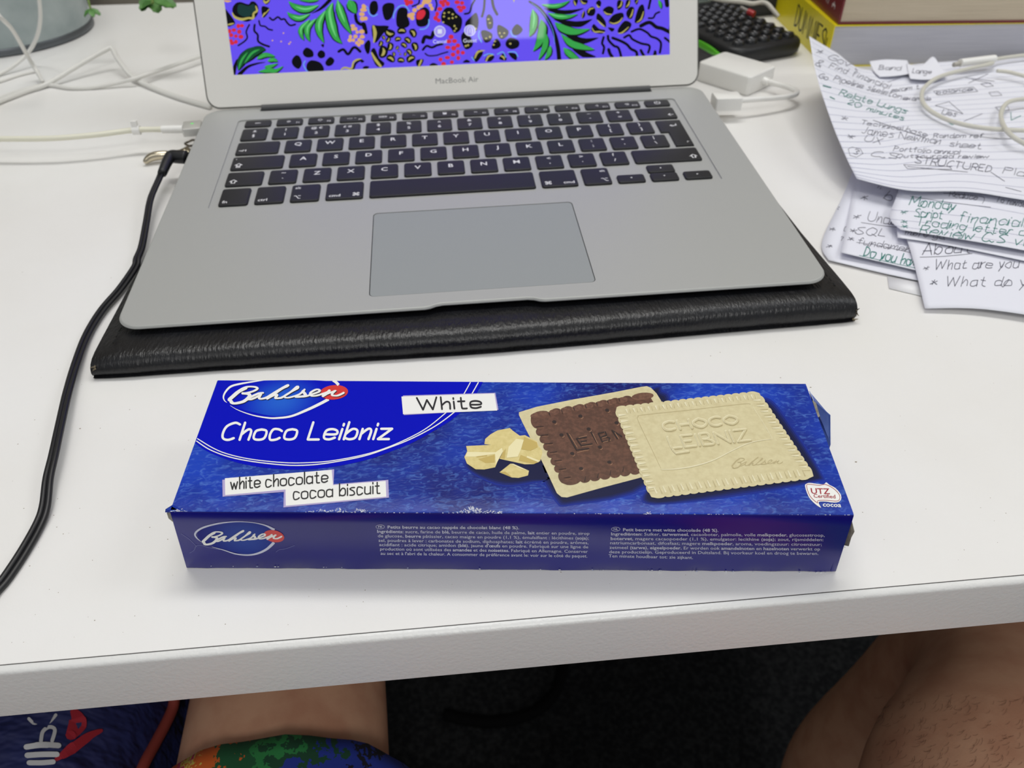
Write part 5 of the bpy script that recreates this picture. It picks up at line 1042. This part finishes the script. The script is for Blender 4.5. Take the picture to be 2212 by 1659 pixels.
# ================================================================== seated person's lap (below the desk edge)
m_skin = M('skin', (206, 160, 130), .5, spec=.35, var=(45, (192, 142, 114), .4, .65), bump=(700, .12, .0006))
def shorts_mat():
    m = M('printed_shorts', (30, 40, 110), .8); nt = m.node_tree; b = nt.nodes['Principled BSDF']; tc = nt.nodes['Texture Coordinate']
    n = nt.nodes.new('ShaderNodeTexNoise'); n.inputs['Scale'].default_value = 34; n.inputs['Detail'].default_value = 5; n.inputs['Roughness'].default_value = .7
    sx = nt.nodes.new('ShaderNodeSeparateXYZ'); nt.links.new(tc.outputs['Object'], sx.inputs[0]); nt.links.new(tc.outputs['Object'], n.inputs['Vector'])
    mr = nt.nodes.new('ShaderNodeMapRange'); mr.clamp = False; mr.inputs['From Min'].default_value = -.24; mr.inputs['From Max'].default_value = -.105; nt.links.new(sx.outputs['X'], mr.inputs[0])
    ad = nt.nodes.new('ShaderNodeMath'); ad.operation = 'MULTIPLY_ADD'; ad.inputs[1].default_value = .9; nt.links.new(n.outputs['Fac'], ad.inputs[0]); nt.links.new(mr.outputs[0], ad.inputs[2])
    sb_ = nt.nodes.new('ShaderNodeMath'); sb_.operation = 'SUBTRACT'; sb_.inputs[1].default_value = .45; nt.links.new(ad.outputs[0], sb_.inputs[0])
    fr_ = nt.nodes.new('ShaderNodeMath'); fr_.operation = 'FRACT'; nt.links.new(sb_.outputs[0], fr_.inputs[0])
    r = nt.nodes.new('ShaderNodeValToRGB'); r.color_ramp.interpolation = 'CONSTANT'
    cols = [(0, (206, 88, 30)), (.16, (196, 40, 96)), (.2, (216, 196, 90)), (.23, (210, 98, 34)), (.4, (24, 86, 50)), (.52, (40, 128, 66)), (.6, (20, 70, 44)), (.68, (30, 52, 150)), (.8, (14, 16, 34)), (.85, (34, 58, 160)), (.95, (18, 22, 60))]
    el = r.color_ramp.elements
    while len(el) < len(cols): el.new(.5)
    for e_, (p_, c_) in zip(el, cols): e_.position = p_; e_.color = rgb(c_)
    nt.links.new(fr_.outputs[0], r.inputs[0]); nt.links.new(r.outputs[0], b.inputs['Base Color'])
    return m
m_shorts = shorts_mat()
per = thing('person', 'seated person in colourful patterned shorts, bare thighs under the desk', 'person', (60, -150, -740))
SK = [((0, -500, -205), 118), ((-105, -430, -222), 84), ((-112, -270, -212), 70), ((-116, -120, -206), 56), ((-122, -10, -208), 53), ((-132, 38, -232), 50), ((-140, 52, -330), 44), ((-142, 40, -450), 46), ((-130, 22, -590), 36), ((-130, 14, -690), 34), ((-132, 60, -716), 28), ((-138, 150, -722), 26),
      ((95, -430, -222), 86), ((165, -280, -212), 76), ((238, -166, -204), 68), ((290, -84, -210), 45), ((302, -52, -238), 45), ((300, -38, -330), 46), ((284, -36, -450), 51), ((286, -52, -590), 36), ((286, -58, -690), 34), ((296, -14, -716), 28), ((318, 70, -722), 26), ((0, -520, -150), 116)]
O = ORG[per]
def limb(mb, idx):
    c = [SK[i] for i in idx]; P_ = catmull([Vector(p) for p, _ in c], 6); n = len(P_)
    def rad(t):
        x = t*(len(c)-1); k = min(int(x), len(c)-2); f = x-k; f = f*f*(3-2*f); return c[k][1]+(c[k+1][1]-c[k][1])*f
    e0, e1 = P_[0]-(P_[1]-P_[0]).normalized()*c[0][1]*.6, P_[-1]+(P_[-1]-P_[-2]).normalized()*c[-1][1]*.6
    mb.tube([e0]+P_+[e1], lambda t: rad(min(1, max(0, (t*(n+1)-1)/(n-1))))*(.55 if t in (0, 1) else 1), 24, 0)
bmb = MB(); limb(bmb, range(1, 12)); limb(bmb, range(12, 23)); limb(bmb, (1, 0, 12)); limb(bmb, (0, 23))
bo = obj('tmp_body', bmb, m_skin, per); rm_ = bo.modifiers.new('r', 'REMESH'); rm_.mode = 'VOXEL'; rm_.voxel_size = .009
sm_ = bo.modifiers.new('m', 'SMOOTH'); sm_.factor = .5; sm_.iterations = 14
dg = bpy.context.evaluated_depsgraph_get(); m3 = bpy.data.meshes.new_from_object(bo.evaluated_get(dg)); bpy.data.objects.remove(bo)
m3.name = 'body'; m3.materials.clear(); m3.materials.append(m_skin); m3.shade_smooth()
bo = bpy.data.objects.new('body', m3); link(bo, per); ORG[bo] = O
bsf = Surf([v.co*1000+O for v in m3.vertices], [tuple(p.vertices) for p in m3.polygons])
def tube_leg(c, n=40):
    m2 = MB(); R_ = []
    P_ = catmull([Vector(p) for p, _ in c], 6); rr = []
    for i in range(len(P_)):
        x = i/6; k = min(int(x), len(c)-2); rr.append(c[k][1]+(c[k+1][1]-c[k][1])*(x-k))
    for i, p in enumerate(P_):
        d = (P_[min(i+1, len(P_)-1)]-P_[max(i-1, 0)]).normalized(); a = d.cross(Vector((0, 0, 1))).normalized(); b_ = a.cross(d)
        R_.append([p+a*math.cos(k*2*math.pi/n)*rr[i]*(1+.03*math.sin(k*.9+i*.8))+b_*math.sin(k*2*math.pi/n)*rr[i]*(1+.025*math.sin(k*1.7+i)) for k in range(n)])
    inner = [[q+(P_[-1]-q).normalized()*2.5 for q in R_[-1]]]
    m2.loft(R_+inner, False, False); return m2
obj('shorts_leg', tube_leg([((-95, -440, -222), 98), ((-110, -300, -212), 84), ((-112, -190, -207), 73), ((-113, -112, -204), 64)]), m_shorts, per, True, angle=None)
obj('shorts_leg', tube_leg([((85, -440, -222), 98), ((150, -310, -212), 88), ((182, -245, -208), 82)]), m_shorts, per, True, angle=None)
obj('shorts_waist', tube_leg([((0, -520, -110), 132), ((0, -520, -180), 134), ((0, -505, -250), 118)]), m_shorts, per, True, angle=None)
hr = MB(); random.seed(4)
for k in range(200):
    px, py = random.uniform(1900, 2212), random.uniform(1500, 1659); h0 = bsf(px, py, .0)
    if h0 is None: continue
    a = random.uniform(1.2, 2.4); L_ = random.uniform(8, 20); q = [(px+L_*t*math.cos(a+t*.6), py+L_*t*math.sin(a+t*.6)) for t in (0, .33, .66, 1)]
    hr.stroke(q, [.6, .5, .3], bsf, .35, smooth=2, caps=False)
obj('leg_hair', hr, M('dark_hair', (112, 76, 58), .6), per)['kind'] = 'stuff'

# ================================================================== navy bag at the left leg
m_nv = M('navy_fabric', (32, 42, 98), .7, var=(24, (22, 28, 74), .35, .7), bump=(16, 1, .02, (1, 1.8, 1))); m_rp = M('red_orange_piping', (150, 62, 52), .7); m_rd = M('fabric_red', (170, 36, 52), .8); m_fw = M('fabric_white', (206, 208, 210), .8)
bag = thing('bag', 'navy fabric bag with red piping and white lettering beside the left leg', 'bag', (-275, -70, -740))
N = 40; R_ = []
for z, sx, sy in ((-740, 82, 100), (-725, 92, 112), (-500, 96, 120), (-300, 92, 116), (-215, 86, 112), (-180, 76, 104), (-162, 60, 90), (-154, 34, 60), (-152, 8, 14)):
    ring = []
    for k in range(N):
        a = k*2*math.pi/N; c, s_ = math.cos(a), math.sin(a); e_ = .62
        x = sx*abs(c)**e_*(1 if c > 0 else -1); y = sy*abs(s_)**e_*(1 if s_ > 0 else -1)
        wv = 1+.03*math.sin(a*5+z*.03)+.02*math.sin(a*9-z*.05); ring.append(Vector((-272+x*wv, -75+y*wv, z+(4*math.sin(x*.06+y*.05) if z > -200 else 0))))
    R_.append(ring)
bm_ = MB(); bm_.loft(R_); obj('bag_body', bm_, m_nv, bag, True, angle=None); bs = Surf(bm_.v, bm_.f)
def on(mb, fn_): fn_(mb); return mb
rp = MB()
for q, w_ in (([(160, 1540), (168, 1560), (152, 1590)], [18, 38, 22]), ([(122, 1642), (150, 1622), (190, 1592), (216, 1580)], [8, 22, 20, 8])): rp.stroke(q, w_, bs, .9)
obj('red_panel', rp, m_rd, bag)['kind'] = 'stuff'
lt = MB()
for q, w_ in (([(62, 1556), (74, 1566), (90, 1558), (104, 1564), (120, 1548)], 7), ([(88, 1604), (92, 1584), (106, 1574), (118, 1580), (112, 1604)], 8), ([(58, 1616), (90, 1612), (126, 1614)], 12), ([(60, 1634), (92, 1632), (124, 1632)], 12), ([(64, 1650), (92, 1650), (116, 1648)], 11)): lt.stroke(q, w_, bs, 1.4)
obj('white_lettering', lt, m_fw, bag)['kind'] = 'stuff'
pp = MB(); pts = [bs(x, y, 1.5) for x, y in ((372, 1500), (368, 1530), (352, 1566), (330, 1606), (306, 1650), (290, 1690))]; pts = [p for p in pts if p is not None]
if len(pts) > 2: pp.tube(pts, 3.2, 8, 6); obj('piping', pp, m_rp, bag, True, angle=None)
# dark cable duct on the floor
m_ = MB(); m_fc = M('matte_black_rubber', (10, 10, 11), .9, spec=.1)
m_.tube([at(1218, 1400, -733), at(1214, 1450, -733), at(1200, 1495, -733), at(1165, 1532, -733), at(1110, 1554, -733), at(1040, 1560, -733), at(960, 1545, -733)], 7, 10, 8)
c0 = at(1110, 1554, -740); tag(obj('floor_cable', m_, m_fc, None, True, org=(c0.x, c0.y, -740), angle=None), 'thick black cable curving over the dark carpet under the desk', 'cable')
bpy.context.view_layer.update()
